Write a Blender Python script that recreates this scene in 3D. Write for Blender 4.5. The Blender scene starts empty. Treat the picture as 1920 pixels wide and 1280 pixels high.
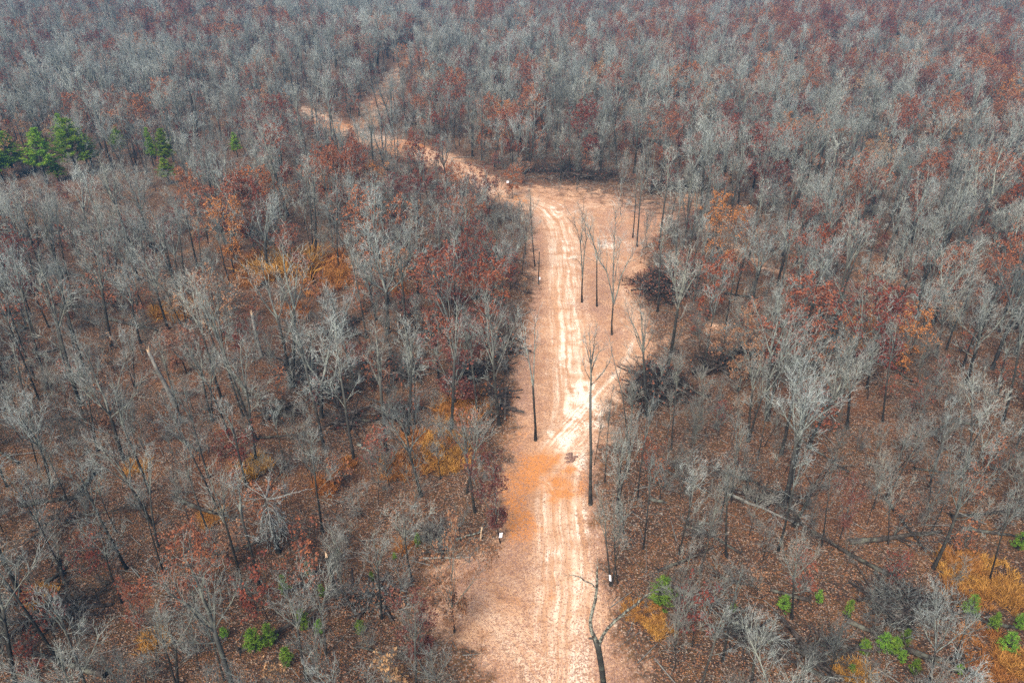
import bpy, math, random
import numpy as np
from mathutils import Vector, Matrix

SC = bpy.context.scene
COL = SC.collection
R = math.radians

# ------------------------------------------------------------------ camera, sky, sun, exposure
CAM_Z = 60.0
PITCH = R(30.0)
FPX = 1400.0                                   # focal length in photo pixels (photo 1920 wide)
cam_d = bpy.data.cameras.new("camera")
cam = bpy.data.objects.new("camera", cam_d)
COL.objects.link(cam)
cam.location = (0, 0, CAM_Z)
cam.rotation_euler = (R(90) - PITCH, 0, 0)
cam_d.sensor_width = 36.0
cam_d.lens = 36.0 * FPX / 1920.0
cam_d.clip_start = 1.0
cam_d.clip_end = 9000.0
SC.camera = cam

SUN_EL, SUN_AZ = R(48), R(205)                 # azimuth clockwise from +Y: sun behind the camera, to the left
w = bpy.data.worlds.new("World")
SC.world = w
w.use_nodes = True
nt = w.node_tree
sky = nt.nodes.new("ShaderNodeTexSky")
sky.sky_type = 'NISHITA'
sky.sun_disc = False
sky.sun_elevation = SUN_EL
sky.sun_rotation = SUN_AZ
sky.air_density = 1.0
sky.dust_density = 3.0
sky.ozone_density = 1.0
bg = nt.nodes["Background"]
bg.inputs["Strength"].default_value = 0.10
nt.links.new(sky.outputs[0], bg.inputs["Color"])
sun_d = bpy.data.lights.new("sun", 'SUN')
sun_d.energy = 2.5
sun_d.angle = R(34)
sun_d.color = (1.0, 0.92, 0.82)
sun = bpy.data.objects.new("sun", sun_d)
COL.objects.link(sun)
sd = Vector((math.sin(SUN_AZ) * math.cos(SUN_EL), math.cos(SUN_AZ) * math.cos(SUN_EL), math.sin(SUN_EL)))
sun.rotation_euler = sd.to_track_quat('Z', 'Y').to_euler()
sun.location = (0, -50, 200)

SC.view_settings.view_transform = 'Standard'
SC.view_settings.look = 'None'
SC.view_settings.exposure = 1.16
SC.view_settings.gamma = 1.0
SC.render.engine = 'CYCLES'
SC.cycles.max_bounces = 4
SC.cycles.diffuse_bounces = 1
SC.cycles.glossy_bounces = 1
SC.cycles.transparent_max_bounces = 4
SC.cycles.use_denoising = False
SC.cycles.volume_bounces = 0
SC.render.film_transparent = False

rng = random.Random(7)
nrng = np.random.default_rng(11)

# ------------------------------------------------------------------ terrain and photo geometry helpers
def sstep(a, b, x):
    t = np.clip((x - a) / (b - a), 0, 1)
    return t * t * (3 - 2 * t)

def terrain(x, y):
    x = np.asarray(x, float); y = np.asarray(y, float)
    z = 1.1 * np.sin(x / 33 + 0.4) * np.cos(y / 41 + 1.1) + 0.7 * np.sin((x + y) / 23 + 2.0) + 0.4 * np.sin((x - 1.4 * y) / 15.0)
    near = np.exp(-(x - 12) ** 2 / 400.0) * (y < 260)
    z = z * (1 - 0.6 * near)
    ravine = np.exp(-((x + 24 + 0.25 * (y - 95)) ** 2) / 90.0) * sstep(150, 100, y) * sstep(45, 65, y)
    z = z - 2.2 * ravine
    far = np.maximum(y - 330, 0)
    z = z + sstep(-160, 220, x) * np.minimum(far * 0.035, 30) + np.minimum(far * 0.006, 6)
    z = z + sstep(150, 420, y) * 4.0 * np.sin(x / 90 + 1.0) * np.sin(y / 120 + 0.6)
    return z

FW = np.array([0, math.cos(PITCH), -math.sin(PITCH)])
UP = np.array([0, math.sin(PITCH), math.cos(PITCH)])

def ray(px, py):
    return FW * FPX + np.array([1.0, 0, 0]) * (px - 960) - UP * (py - 640)

def G(px, py):
    """ground point seen at a photo pixel"""
    d = ray(px, py)
    z = 0.0
    for _ in range(25):
        t = (CAM_Z - z) / -d[2]
        x, y = d[0] * t, d[1] * t
        z = 0.5 * z + 0.5 * float(terrain(x, y))
    return x, y

def proj(p):
    v = np.array(p, float) - np.array([0, 0, CAM_Z])
    f = v @ FW
    return 960 + FPX * v[0] / f, 640 - FPX * (v @ UP) / f

def height_at(x, y, py):
    """height above ground, at (x, y), that projects to photo row py"""
    d = ray(960, py)
    return CAM_Z + d[2] / d[1] * y - float(terrain(x, y))

def at_depth(px, py, y):
    d = ray(px, py)
    t = y / d[1]
    return Vector((d[0] * t, y, CAM_Z + d[2] * t))

# ------------------------------------------------------------------ materials
def new_mat(name):
    m = bpy.data.materials.new(name)
    m.use_nodes = True
    b = m.node_tree.nodes["Principled BSDF"]
    b.inputs["Roughness"].default_value = 0.9
    b.inputs["Specular IOR Level"].default_value = 0.15
    return m, m.node_tree, b

class NT:
    def __init__(s, nt): s.nt = nt
    def n(s, t, **kw):
        n = s.nt.nodes.new(t)
        for k, v in kw.items(): setattr(n, k, v)
        return n
    def link(s, a, b): s.nt.links.new(a, b)
    def setin(s, node, name, v):
        i = node.inputs[name]
        if hasattr(v, "is_linked") or isinstance(v, bpy.types.NodeSocket): s.link(v, i)
        else: i.default_value = v
    def math(s, op, a, b=0.0, clamp=False):
        n = s.n("ShaderNodeMath", operation=op, use_clamp=clamp)
        s.setin(n, 0, a); s.setin(n, 1, b)
        return n.outputs[0]
    def mix(s, f, a, b, mode='MIX'):
        n = s.n("ShaderNodeMix", data_type='RGBA', blend_type=mode)
        s.setin(n, 0, f)
        for idx, v in ((6, a), (7, b)):
            if isinstance(v, tuple): v = (*v, 1.0) if len(v) == 3 else v
            s.setin(n, idx, v)
        return n.outputs[2]
    def noise(s, vec, scale, detail=3.0, rough=0.55, dist=0.0):
        n = s.n("ShaderNodeTexNoise")
        if vec is not None: s.link(vec, n.inputs["Vector"])
        n.inputs["Scale"].default_value = scale; n.inputs["Detail"].default_value = detail
        n.inputs["Roughness"].default_value = rough; n.inputs["Distortion"].default_value = dist
        return n.outputs["Fac"]
    def remap(s, v, a, b, c=0.0, d=1.0, smooth=True):
        n = s.n("ShaderNodeMapRange", interpolation_type='SMOOTHSTEP' if smooth else 'LINEAR')
        s.setin(n, 0, v); s.setin(n, 1, a); s.setin(n, 2, b); s.setin(n, 3, c); s.setin(n, 4, d)
        return n.outputs[0]
    def attr(s, name):
        return s.n("ShaderNodeAttribute", attribute_name=name, attribute_type='GEOMETRY').outputs["Fac"]
    def pos(s):
        return s.n("ShaderNodeNewGeometry").outputs["Position"]
    def mapping(s, vec, scale):
        n = s.n("ShaderNodeMapping"); s.link(vec, n.inputs[0]); n.inputs["Scale"].default_value = scale
        return n.outputs[0]
    def cell(s, vec, scale):
        n = s.n("ShaderNodeTexVoronoi"); s.link(vec, n.inputs["Vector"]); n.inputs["Scale"].default_value = scale
        return n.outputs["Color"], n.outputs["Distance"]
    def sep(s, c):
        n = s.n("ShaderNodeSeparateColor"); s.link(c, n.inputs[0]); return n.outputs

def litter(N):
    """leaf litter colour: world-space, shared by the forest floor and the edge of the dirt road"""
    P = N.pos()
    big = N.noise(P, 0.035, 4, 0.6)
    mid = N.noise(P, 0.22, 4, 0.6)
    c = N.mix(N.remap(mid, 0.35, 0.68), (0.064, 0.041, 0.023), (0.140, 0.076, 0.033))
    c = N.mix(N.remap(big, 0.50, 0.66), c, (0.19, 0.080, 0.034))
    org = N.noise(P, 0.09, 3, 0.55, 0.6)
    c = N.mix(N.remap(org, 0.55, 0.70, 0, 0.8), c, (0.24, 0.115, 0.038))
    c = N.mix(N.remap(N.noise(P, 0.11, 5, 0.65, 0.4), 0.56, 0.70, 0, 0.6), c, (0.040, 0.027, 0.023))
    col, dist = N.cell(P, 7.0)                          # single leaves
    r = N.sep(col)
    c = N.mix(N.remap(r[0], 0.72, 0.80, 0, 0.85, False), c, (0.30, 0.13, 0.058))
    c = N.mix(N.remap(r[1], 0.84, 0.92, 0, 0.9, False), c, (0.40, 0.29, 0.21))
    c = N.mix(N.remap(r[2], 0.78, 0.86, 0, 0.8, False), c, (0.035, 0.025, 0.024))
    col2, _ = N.cell(P, 2.2)
    r2 = N.sep(col2)
    c = N.mix(N.remap(r2[0], 0.1, 0.9, 0, 0.35, False), c, (0.06, 0.035, 0.032))
    return c, dist

def bump(N, b, h, strength, distance):
    n = N.n("ShaderNodeBump"); n.inputs["Strength"].default_value = strength; n.inputs["Distance"].default_value = distance
    N.link(h, n.inputs["Height"]); N.link(n.outputs[0], b.inputs["Normal"])

M = {}
m, t, b = new_mat("leaf_litter"); N = NT(t)
c, dist = litter(N); N.link(c, b.inputs["Base Color"])
bump(N, b, N.math('ADD', dist, N.noise(N.pos(), 1.6, 4)), 0.8, 0.25)
M['litter'] = m

m, t, b = new_mat("road_dirt"); N = NT(t)
c, dist = litter(N)
P = N.pos()
wnd = N.math('MULTIPLY', N.math('SUBTRACT', N.noise(P, 0.22, 4, 0.6), 0.5), 1.1)
cmb = N.n("ShaderNodeCombineXYZ"); N.link(N.math('ADD', N.attr("across"), wnd), cmb.inputs[0]); N.link(N.attr("along"), cmb.inputs[1])
UV = cmb.outputs[0]
cmb2 = N.n("ShaderNodeCombineXYZ"); N.link(N.math('ADD', N.attr("across2"), wnd), cmb2.inputs[0]); N.link(N.attr("along2"), cmb2.inputs[1]); cmb2.inputs[2].default_value = 7.0
sel = N.remap(N.attr("second"), 0.25, 0.75)
streak = N.noise(N.mapping(UV, (1.2, 0.045, 1)), 1.0, 6, 0.65, 0.3)
streak = N.math('ADD', N.math('MULTIPLY', streak, N.math('SUBTRACT', 1.0, sel)), N.math('MULTIPLY', N.noise(N.mapping(cmb2.outputs[0], (1.3, 0.06, 1)), 1.0, 6, 0.65, 0.3), sel))
streak2 = N.noise(N.mapping(UV, (3.4, 0.13, 1)), 1.0, 4, 0.65, 0.5)
streak2 = N.math('ADD', N.math('MULTIPLY', streak2, N.math('SUBTRACT', 1.0, sel)), N.math('MULTIPLY', N.noise(N.mapping(cmb2.outputs[0], (3.6, 0.13, 1)), 1.0, 4, 0.65, 0.5), sel))
blot = N.noise(P, 0.45, 5, 0.65)
fine = N.noise(P, 3.0, 4, 0.7)
clear, track, white, orange = (N.attr(a) for a in ("clear", "track", "white", "orange"))
leafy = N.attr("leafy")
soil = N.mix(N.remap(blot, 0.3, 0.7), (0.46, 0.235, 0.115), (0.63, 0.385, 0.225))
pale = N.mix(N.remap(streak, 0.36, 0.62), (0.54, 0.30, 0.165), (0.85, 0.66, 0.48))
pale = N.mix(N.remap(streak2, 0.52, 0.70, 0, 0.55), pale, (0.46, 0.235, 0.14))
tr = N.math('MULTIPLY', track, N.remap(N.math('ADD', blot, N.math('MULTIPLY', streak, 0.6)), 0.62, 0.92, 0.25, 1.0), True)
soil = N.mix(tr, soil, pale)
wm = N.remap(N.math('ADD', white, N.math('ADD', N.math('MULTIPLY', N.math('SUBTRACT', streak, 0.5), 2.2), N.math('MULTIPLY', N.math('SUBTRACT', blot, 0.5), 1.8))), 0.36, 0.80)
soil = N.mix(wm, soil, (0.86, 0.73, 0.57))
om = N.remap(N.math('ADD', orange, N.math('MULTIPLY', N.math('SUBTRACT', blot, 0.5), 1.6)), 0.30, 0.75, 0, 0.9)
soil = N.mix(om, soil, (0.58, 0.215, 0.05))
# scattered leaves lying on the bare soil, denser toward the edges
colr, dd = N.cell(P, 6.5); rr = N.sep(colr)
colr2, dd2 = N.cell(P, 10.0); rr2 = N.sep(colr2)
dens = N.math('MULTIPLY', N.math('SUBTRACT', 1.15, N.math('MULTIPLY', track, 0.95)), N.remap(N.noise(P, 0.16, 4, 0.65), 0.30, 0.72, 0.1, 1.0))
dens = N.math('ADD', dens, N.math('MULTIPLY', leafy, 1.5))
lf = N.math('LESS_THAN', rr[0], N.math('MULTIPLY', dens, 0.42))
lf2 = N.math('LESS_THAN', rr2[0], N.math('MULTIPLY', dens, 0.40))
lc = N.mix(rr[1], (0.24, 0.115, 0.065), (0.42, 0.23, 0.13))
lc2 = N.mix(rr2[1], (0.17, 0.09, 0.075), (0.48, 0.30, 0.22))
soil = N.mix(N.math('MULTIPLY', lf, 0.75), soil, lc)
soil = N.mix(N.math('MULTIPLY', lf2, 0.70), soil, lc2)
soil = N.mix(N.remap(fine, 0.25, 0.75, 0.0, 0.22), soil, (0.26, 0.13, 0.08))
edge = N.remap(N.math('ADD', clear, N.math('MULTIPLY', N.math('SUBTRACT', N.noise(P, 0.45, 7, 0.75), 0.5), 2.0)), 0.25, 0.75)
N.link(N.mix(edge, c, soil), b.inputs["Base Color"])
bump(N, b, N.math('ADD', N.math('MULTIPLY', streak, 1.5), N.math('ADD', N.math('MULTIPLY', streak2, 0.6), N.math('MULTIPLY', fine, 0.5))), 0.7, 0.25)
M['dirt'] = m

def bark(name, dark, light, lichen, lo=0.45, hi=0.62, amt=0.8, var=0.35, ls=1.1):
    m, t, b = new_mat(name); N = NT(t)
    co = N.n("ShaderNodeTexCoord").outputs["Object"]
    oi = N.n("ShaderNodeObjectInfo").outputs["Random"]
    n1 = N.noise(N.mapping(co, (1, 1, 0.35)), 2.6, 4, 0.65)
    n2 = N.noise(co, ls, 4, 0.65)
    c = N.mix(N.remap(n1, 0.3, 0.7), dark, light)
    c = N.mix(N.remap(n2, lo, hi, 0, amt), c, lichen)
    if name == 'trunk_bark':                            # bark turns paler and smoother higher up the stem
        zz = N.n("ShaderNodeSeparateXYZ"); N.link(co, zz.inputs[0])
        c = N.mix(N.remap(N.math('ADD', zz.outputs[2], N.math('MULTIPLY', n2, 6.0)), 6.0, 17.0, 0, 0.55), c, (0.11, 0.115, 0.10))
    c = N.mix(N.math('FRACT', N.math('MULTIPLY', oi, 13.0)), c, N.mix(1.0, c, (1.0, 0.93, 0.86), 'MULTIPLY'))
    hsv = N.n("ShaderNodeHueSaturation"); N.link(c, hsv.inputs["Color"])
    N.link(N.remap(oi, 0, 1, 1 - var, 1 + var, False), hsv.inputs["Value"])
    N.link(hsv.outputs[0], b.inputs["Base Color"])
    M[name] = m
bark('trunk_bark', (0.014, 0.013, 0.012), (0.045, 0.042, 0.038), (0.12, 0.14, 0.11), 0.52, 0.70, 0.55)
bark('limb_bark', (0.055, 0.059, 0.055), (0.17, 0.18, 0.165), (0.27, 0.30, 0.245), 0.45, 0.6, 0.6, 0.3)
bark('twig_bark', (0.17, 0.195, 0.185), (0.47, 0.51, 0.48), (0.32, 0.38, 0.32), 0.5, 0.62, 0.5, 0.45)
bark('brown_twig', (0.09, 0.092, 0.083), (0.26, 0.26, 0.24), (0.28, 0.30, 0.255), 0.5, 0.62, 0.5, 0.45)
bark('snag_bark', (0.11, 0.105, 0.095), (0.28, 0.27, 0.24), (0.20, 0.21, 0.17), 0.5, 0.65, 0.6, 0.15)
bark('lichen_bark', (0.030, 0.028, 0.026), (0.10, 0.095, 0.085), (0.30, 0.335, 0.28), 0.47, 0.58, 0.8, 0.05, 3.4)
bark('log_bark', (0.018, 0.016, 0.014), (0.060, 0.052, 0.045), (0.13, 0.14, 0.11), 0.5, 0.66, 0.7, 0.25)
bark('brush_bark', (0.018, 0.014, 0.012), (0.085, 0.070, 0.060), (0.26, 0.25, 0.22), 0.55, 0.68, 0.6, 0.2)

def leafmat(name, a, bb, cc, var=0.3, trans=0.25):
    m, t, b = new_mat(name); N = NT(t)
    co = N.n("ShaderNodeTexCoord").outputs["Object"]
    oi = N.n("ShaderNodeObjectInfo").outputs["Random"]
    col, _ = N.cell(co, 2.2); r = N.sep(col)
    c = N.mix(r[0], a, bb)
    c = N.mix(N.remap(r[1], 0.7, 0.9, 0, 0.8), c, cc)
    hsv = N.n("ShaderNodeHueSaturation"); N.link(c, hsv.inputs["Color"])
    N.link(N.remap(oi, 0, 1, 0.485, 0.512, False), hsv.inputs["Hue"])
    N.link(N.remap(oi, 0, 1, 1 - var, 1 + var, False), hsv.inputs["Value"])
    N.link(hsv.outputs[0], b.inputs["Base Color"])
    M[name] = m
leafmat('rust_leaves', (0.17, 0.052, 0.030), (0.28, 0.095, 0.045), (0.12, 0.045, 0.035))
leafmat('orange_leaves', (0.25, 0.075, 0.028), (0.36, 0.13, 0.045), (0.15, 0.055, 0.03))
leafmat('brown_leaves', (0.24, 0.115, 0.055), (0.34, 0.19, 0.10), (0.14, 0.07, 0.045))
leafmat('crimson_leaves', (0.13, 0.050, 0.036), (0.22, 0.090, 0.056), (0.10, 0.045, 0.034))
leafmat('pine_needles', (0.080, 0.165, 0.014), (0.18, 0.30, 0.022), (0.32, 0.40, 0.03), 0.3)
leafmat('young_needles', (0.09, 0.19, 0.022), (0.19, 0.32, 0.035), (0.06, 0.13, 0.025), 0.3)
leafmat('dry_grass', (0.32, 0.135, 0.030), (0.50, 0.24, 0.06), (0.18, 0.08, 0.03), 0.2)
leafmat('lying_leaves', (0.22, 0.095, 0.045), (0.31, 0.155, 0.075), (0.40, 0.31, 0.23), 0.0)
m, t, b = new_mat("sign_paper"); b.inputs["Base Color"].default_value = (0.86, 0.87, 0.90, 1); b.inputs["Roughness"].default_value = 0.6; M['paper'] = m
m, t, b = new_mat("sign_board"); b.inputs["Base Color"].default_value = (0.30, 0.25, 0.20, 1); M['board'] = m
m, t, b = new_mat("split_wood"); N = NT(t)
N.link(N.mix(N.noise(N.n("ShaderNodeTexCoord").outputs["Object"], 5, 3), (0.42, 0.27, 0.15), (0.62, 0.47, 0.32)), b.inputs["Base Color"]); M['split'] = m
m, t, b = new_mat("wet_mud"); b.inputs["Base Color"].default_value = (0.20, 0.12, 0.09, 1); M['mud'] = m

# ------------------------------------------------------------------ mesh collecting
class MB:
    """collects tubes and cards; slot = material index"""
    def __init__(s): s.v = []; s.f = []; s.mi = []
    def tube(s, pts, rad, k, mi=0, tip=True):
        base = len(s.v)
        n = len(pts)
        up = Vector((0.31, 0.17, 0.93))
        last = n - 1 if tip else n
        for i in range(last):
            a = pts[max(i - 1, 0)]; c = pts[min(i + 1, n - 1)]
            d = (c - a)
            if d.length < 1e-6: d = Vector((0, 0, 1))
            d.normalize()
            u = d.cross(Vector((1, 0, 0)) if abs(d.z) > 0.8 else up)
            if u.length < 1e-5: u = d.cross(Vector((0, 1, 0)))
            u.normalize(); w_ = d.cross(u)
            r = rad[i]; p = pts[i]
            for j in range(k):
                an = 2 * math.pi * j / k
                cs = math.cos(an) * r; sn = math.sin(an) * r
                s.v.append((p.x + u.x * cs + w_.x * sn, p.y + u.y * cs + w_.y * sn, p.z + u.z * cs + w_.z * sn))
        for i in range(last - 1):
            for j in range(k):
                a = base + i * k + j; b2 = base + i * k + (j + 1) % k
                s.f.append((a, b2, b2 + k, a + k)); s.mi.append(mi)
        if tip:
            s.v.append(tuple(pts[-1])); ti = len(s.v) - 1
            o = base + (last - 1) * k
            for j in range(k):
                s.f.append((o + j, o + (j + 1) % k, ti)); s.mi.append(mi)
        else:
            o = base + (last - 1) * k
            s.f.append(tuple(o + j for j in range(k))); s.mi.append(mi)
    def card(s, p, a, b, mi=0):
        o = len(s.v)
        for q in (p - a - b, p + a - b * 0.6, p + a + b, p - a * 0.5 + b): s.v.append(tuple(q))
        s.f.append((o, o + 1, o + 2, o + 3)); s.mi.append(mi)
    def tri(s, p, q, r_, mi=0):
        o = len(s.v); s.v += [tuple(p), tuple(q), tuple(r_)]; s.f.append((o, o + 1, o + 2)); s.mi.append(mi)
    def mesh(s, name, mats, smooth=True):
        me = bpy.data.meshes.new(name)
        me.from_pydata(s.v, [], s.f)
        for x in mats: me.materials.append(x)
        me.polygons.foreach_set("material_index", s.mi)
        if smooth: me.polygons.foreach_set("use_smooth", [True] * len(s.f))
        me.update()
        return me
    def add(s, o, off):
        k = len(s.v); s.v += o.v
        s.f += [tuple(i + k for i in f) for f in o.f]; s.mi += [i + off for i in o.mi]

def rdir(rg, spread=1.0):
    return Vector((rg.gauss(0, 1), rg.gauss(0, 1), rg.gauss(0, 1) * spread)).normalized()

def grow(rg, p, d, L, r0, r1, n, wob, up):
    pts = [p.copy()]; rad = [r0]; d = d.normalized()
    for i in range(n):
        d = (d + rdir(rg) * wob + Vector((0, 0, up))).normalized()
        p = p + d * (L / n); pts.append(p.copy()); rad.append(r0 + (r1 - r0) * (i + 1) / n)
    return pts, rad

def along(pts, t):
    x = t * (len(pts) - 1); i = min(int(x), len(pts) - 2); f = x - i
    return pts[i].lerp(pts[i + 1], f), (pts[i + 1] - pts[i]).normalized(), i + f

def side(rg, d, ang):
    a = d.cross(rdir(rg))
    while a.length < 0.1: a = d.cross(rdir(rg))
    a.normalize()
    return (d * math.cos(ang) + a * math.sin(ang)).normalized()

def twigs(rg, mb, pts, L, cnt, sub, up, r, tips, t0=0.25):
    """fine twigs along a branch, each with a few twiglets"""
    for k in range(cnt):
        t = t0 + (1 - t0) * (k + rg.random()) / cnt
        p, d, _ = along(pts, min(t, 0.999))
        l = L * rg.uniform(0.6, 1.25)
        q, rd = grow(rg, p, side(rg, d, R(rg.uniform(25, 55))), l, r, r * 0.5, 2, 0.22, up)
        mb.tube(q, rd, 3, 1)
        tips.append(q[-1])
        for _ in range(sub):
            p2, d2, _ = along(q, rg.uniform(0.15, 0.95))
            e = p2 + side(rg, (d2 + Vector((0, 0, 0.15))).normalized(), R(rg.uniform(20, 50))) * l * rg.uniform(0.35, 0.7)
            mid_ = p2.lerp(e, 0.5) + rdir(rg) * l * 0.06
            mb.tube([p2, mid_, e], [r * 0.75, r * 0.55, 0], 3, 1)
            tips.append(e)

def make_tree(seed, H, fork=0.5, spread=32, nlimb=5, low=3, rtrunk=0.2, dens=1.0, wob=0.1, leaf=None, leafn=0, lean=0.0, twin=False, tw=0.015):
    """returns (trunk MB, crown MB, leaves MB or None); crown slots: 0 limb bark, 1 twig bark"""
    rg = random.Random(seed)
    T, C = MB(), MB(); tips = []
    def stem(base, d0, h, r):
        pts, rad = grow(rg, base, d0, h * fork, r, r * 0.62, 6, 0.035 + 0.05 * wob, 0.04)
        pts[0] = base - Vector((0, 0, 0.5)); rad[0] = r * 1.35
        T.tube(pts, rad, 7, 0, tip=False)
        top, dt, _ = along(pts, 0.999)
        limbs = []
        # leader and fork limbs
        for i in range(nlimb):
            az = 2 * math.pi * (i + rg.uniform(-0.25, 0.25)) / max(nlimb - 1, 1)
            an = R(rg.uniform(2, 9)) if i == 0 else R(spread * rg.uniform(0.6, 1.25))
            d = Vector((math.cos(az) * math.sin(an), math.sin(az) * math.sin(an), math.cos(an))) + Vector((dt.x, dt.y, 0)) * 0.6
            L = h * (1 - fork) * (rg.uniform(0.92, 1.08) if i == 0 else rg.uniform(0.7, 1.05))
            st, _, _ = along(pts, 0.999 if i == 0 else rg.uniform(0.84, 0.999))
            limbs.append((st, d, L, r * (0.6 if i == 0 else rg.uniform(0.34, 0.5))))
        for i in range(low):
            st, ds, _ = along(pts, rg.uniform(0.5, 0.85))
            az = rg.uniform(0, 6.28); an = R(rg.uniform(45, 75))
            limbs.append((st, Vector((math.cos(az) * math.sin(an), math.sin(az) * math.sin(an), math.cos(an))), h * rg.uniform(0.12, 0.24), r * rg.uniform(0.16, 0.26)))
        for (st, d, L, rl) in limbs:
            q, rd = grow(rg, st, d, L, rl, rl * 0.22, 6, 0.07 + wob * 0.6, 0.09)
            C.tube(q, rd, 5, 0)
            nb = max(3, int(L * 1.15 * dens))
            for k in range(nb):
                tt = 0.22 + 0.78 * (k + rg.random()) / nb
                p, dd, xi = along(q, min(tt, 0.995))
                l2 = L * 0.40 * (1.15 - 0.75 * tt) * rg.uniform(0.75, 1.3) + 0.4
                r2 = max(rl * (1 - 0.75 * tt) * 0.45, 0.03)
                q2, rd2 = grow(rg, p, side(rg, dd, R(rg.uniform(24, 52))), l2, r2, 0.02, 4, 0.11 + wob * 0.5, 0.13)
                C.tube(q2, rd2, 4, 0)
                n3 = max(3, int(l2 * 2.2 * dens))
                twigs(rg, C, q2, 0.35 * l2 + 0.45, n3, 2, 0.10, tw, tips, 0.2)
            twigs(rg, C, q, 1.1, int(5 * dens) + 2, 3, 0.08, tw, tips, 0.75)
    d0 = Vector((rg.uniform(-1, 1) * lean, rg.uniform(-1, 1) * lean, 1))
    if twin:
        stem(Vector((0, 0, 0)), Vector((-0.14, 0.02, 1)), H, rtrunk)
        stem(Vector((0.12, 0, 0)), Vector((0.06, -0.03, 1)), H * 0.92, rtrunk * 0.8)
    else:
        stem(Vector((0, 0, 0)), d0, H, rtrunk)
    Lf = None
    if leafn:
        Lf = MB()
        centres = rg.sample(tips, min(len(tips), max(leafn // 7, 1)))
        for i in range(leafn):
            c = centres[i % len(centres)] + rdir(rg) * rg.uniform(0.05, 0.45)
            s_ = rg.uniform(0.07, 0.13)
            a = rdir(rg); b_ = a.cross(rdir(rg)).normalized()
            Lf.card(c, a * s_, b_ * s_ * 0.8)
    return T, C, Lf

TRUNK_M = [lambda: M['trunk_bark']]
def proto_from(name, T, C, Lf, leafmat=None, trunk='trunk_bark', twig='twig_bark'):
    parts = {}
    parts['trunk'] = T.mesh('trunk', [M[trunk]])
    parts['crown'] = C.mesh('crown', [M['limb_bark'], M[twig]])
    J = MB(); J.add(T, 0); J.add(C, 1)
    mats = [M[trunk], M['limb_bark'], M[twig]]
    if Lf is not None:
        parts['leaves'] = Lf.mesh('leaves', [M[leafmat]], smooth=False)
        J.add(Lf, 3); mats.append(M[leafmat])
    joined = J.mesh(name, mats)
    return parts, joined

PROTO = {k: [] for k in ('broad', 'slender', 'red', 'sapling', 'redsapling')}   # (height, parts, joined)
for i in range(11):
    H = [17, 19, 16, 20, 18, 15, 19, 17, 18, 14, 20][i]
    a = make_tree(100 + i, H, fork=[.54, .6, .48, .62, .56, .42, .56, .5, .6, .35, .66][i], spread=[36, 30, 40, 27, 34, 44, 28, 36, 46, 50, 22][i], nlimb=[5, 6, 5, 6, 7, 5, 4, 6, 5, 4, 4][i],
                  low=2, rtrunk=0.26 + 0.015 * (i % 4), dens=[.95, .9, 1.05, .85, .95, 1.05, .75, .95, .6, .5, .7][i], wob=[.08, .1, .16, .06, .12, .2, .1, .14, .2, .26, .05][i], lean=0.08, twin=(i == 6))
    PROTO['broad'].append((H, *proto_from('bare_tree', *a)))
for i in range(6):
    H = [19, 18, 20, 16, 17, 14][i]
    a = make_tree(200 + i, H, fork=[.68, .64, .7, .6, .66, .55][i], spread=[20, 24, 18, 22, 22, 26][i], nlimb=[4, 4, 5, 4, 4, 5][i], low=2,
                  rtrunk=[.19, .17, .20, .16, .15, .13][i], dens=[.7, .75, .65, .8, .7, .8][i], wob=[.06, .1, .05, .12, .08, .15][i], lean=0.07, twin=(i == 3))
    PROTO['slender'].append((H, *proto_from('slender_tree', *a)))
for i in range(5):
    H = [14, 12, 15, 11, 13][i]
    a = make_tree(300 + i, H, fork=[.35, .3, .4, .28, .35][i], spread=[34, 38, 30, 40, 36][i], nlimb=5, low=5, rtrunk=.15, dens=.6, wob=.12,
                  leafn=[3800, 3300, 4200, 3000, 3500][i], lean=0.05, tw=0.018)
    PROTO['red'].append((H, *proto_from('red_leaved_tree', *a, ['rust_leaves', 'crimson_leaves', 'rust_leaves', 'brown_leaves', 'orange_leaves'][i])))
for i in range(5):
    H = [6.5, 5, 8, 4.5, 7][i]
    a = make_tree(400 + i, H, fork=[.4, .3, .5, .2, .45][i], spread=[28, 36, 22, 40, 26][i], nlimb=4, low=3, rtrunk=.055, dens=1.2, wob=.18, lean=0.15, tw=0.014)
    PROTO['sapling'].append((H, *proto_from('sapling', *a, twig='brown_twig')))
for i in range(4):
    H = [5, 4, 6, 3.5][i]
    a = make_tree(450 + i, H, fork=[.35, .3, .4, .2][i], spread=38, nlimb=4, low=3, rtrunk=.05, dens=.8, wob=.18, leafn=[520, 420, 600, 380][i], lean=0.15, tw=0.012)
    PROTO['redsapling'].append((H, *proto_from('red_leaved_sapling', *a, ['rust_leaves', 'brown_leaves', 'rust_leaves', 'rust_leaves'][i], twig='brown_twig')))

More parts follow.
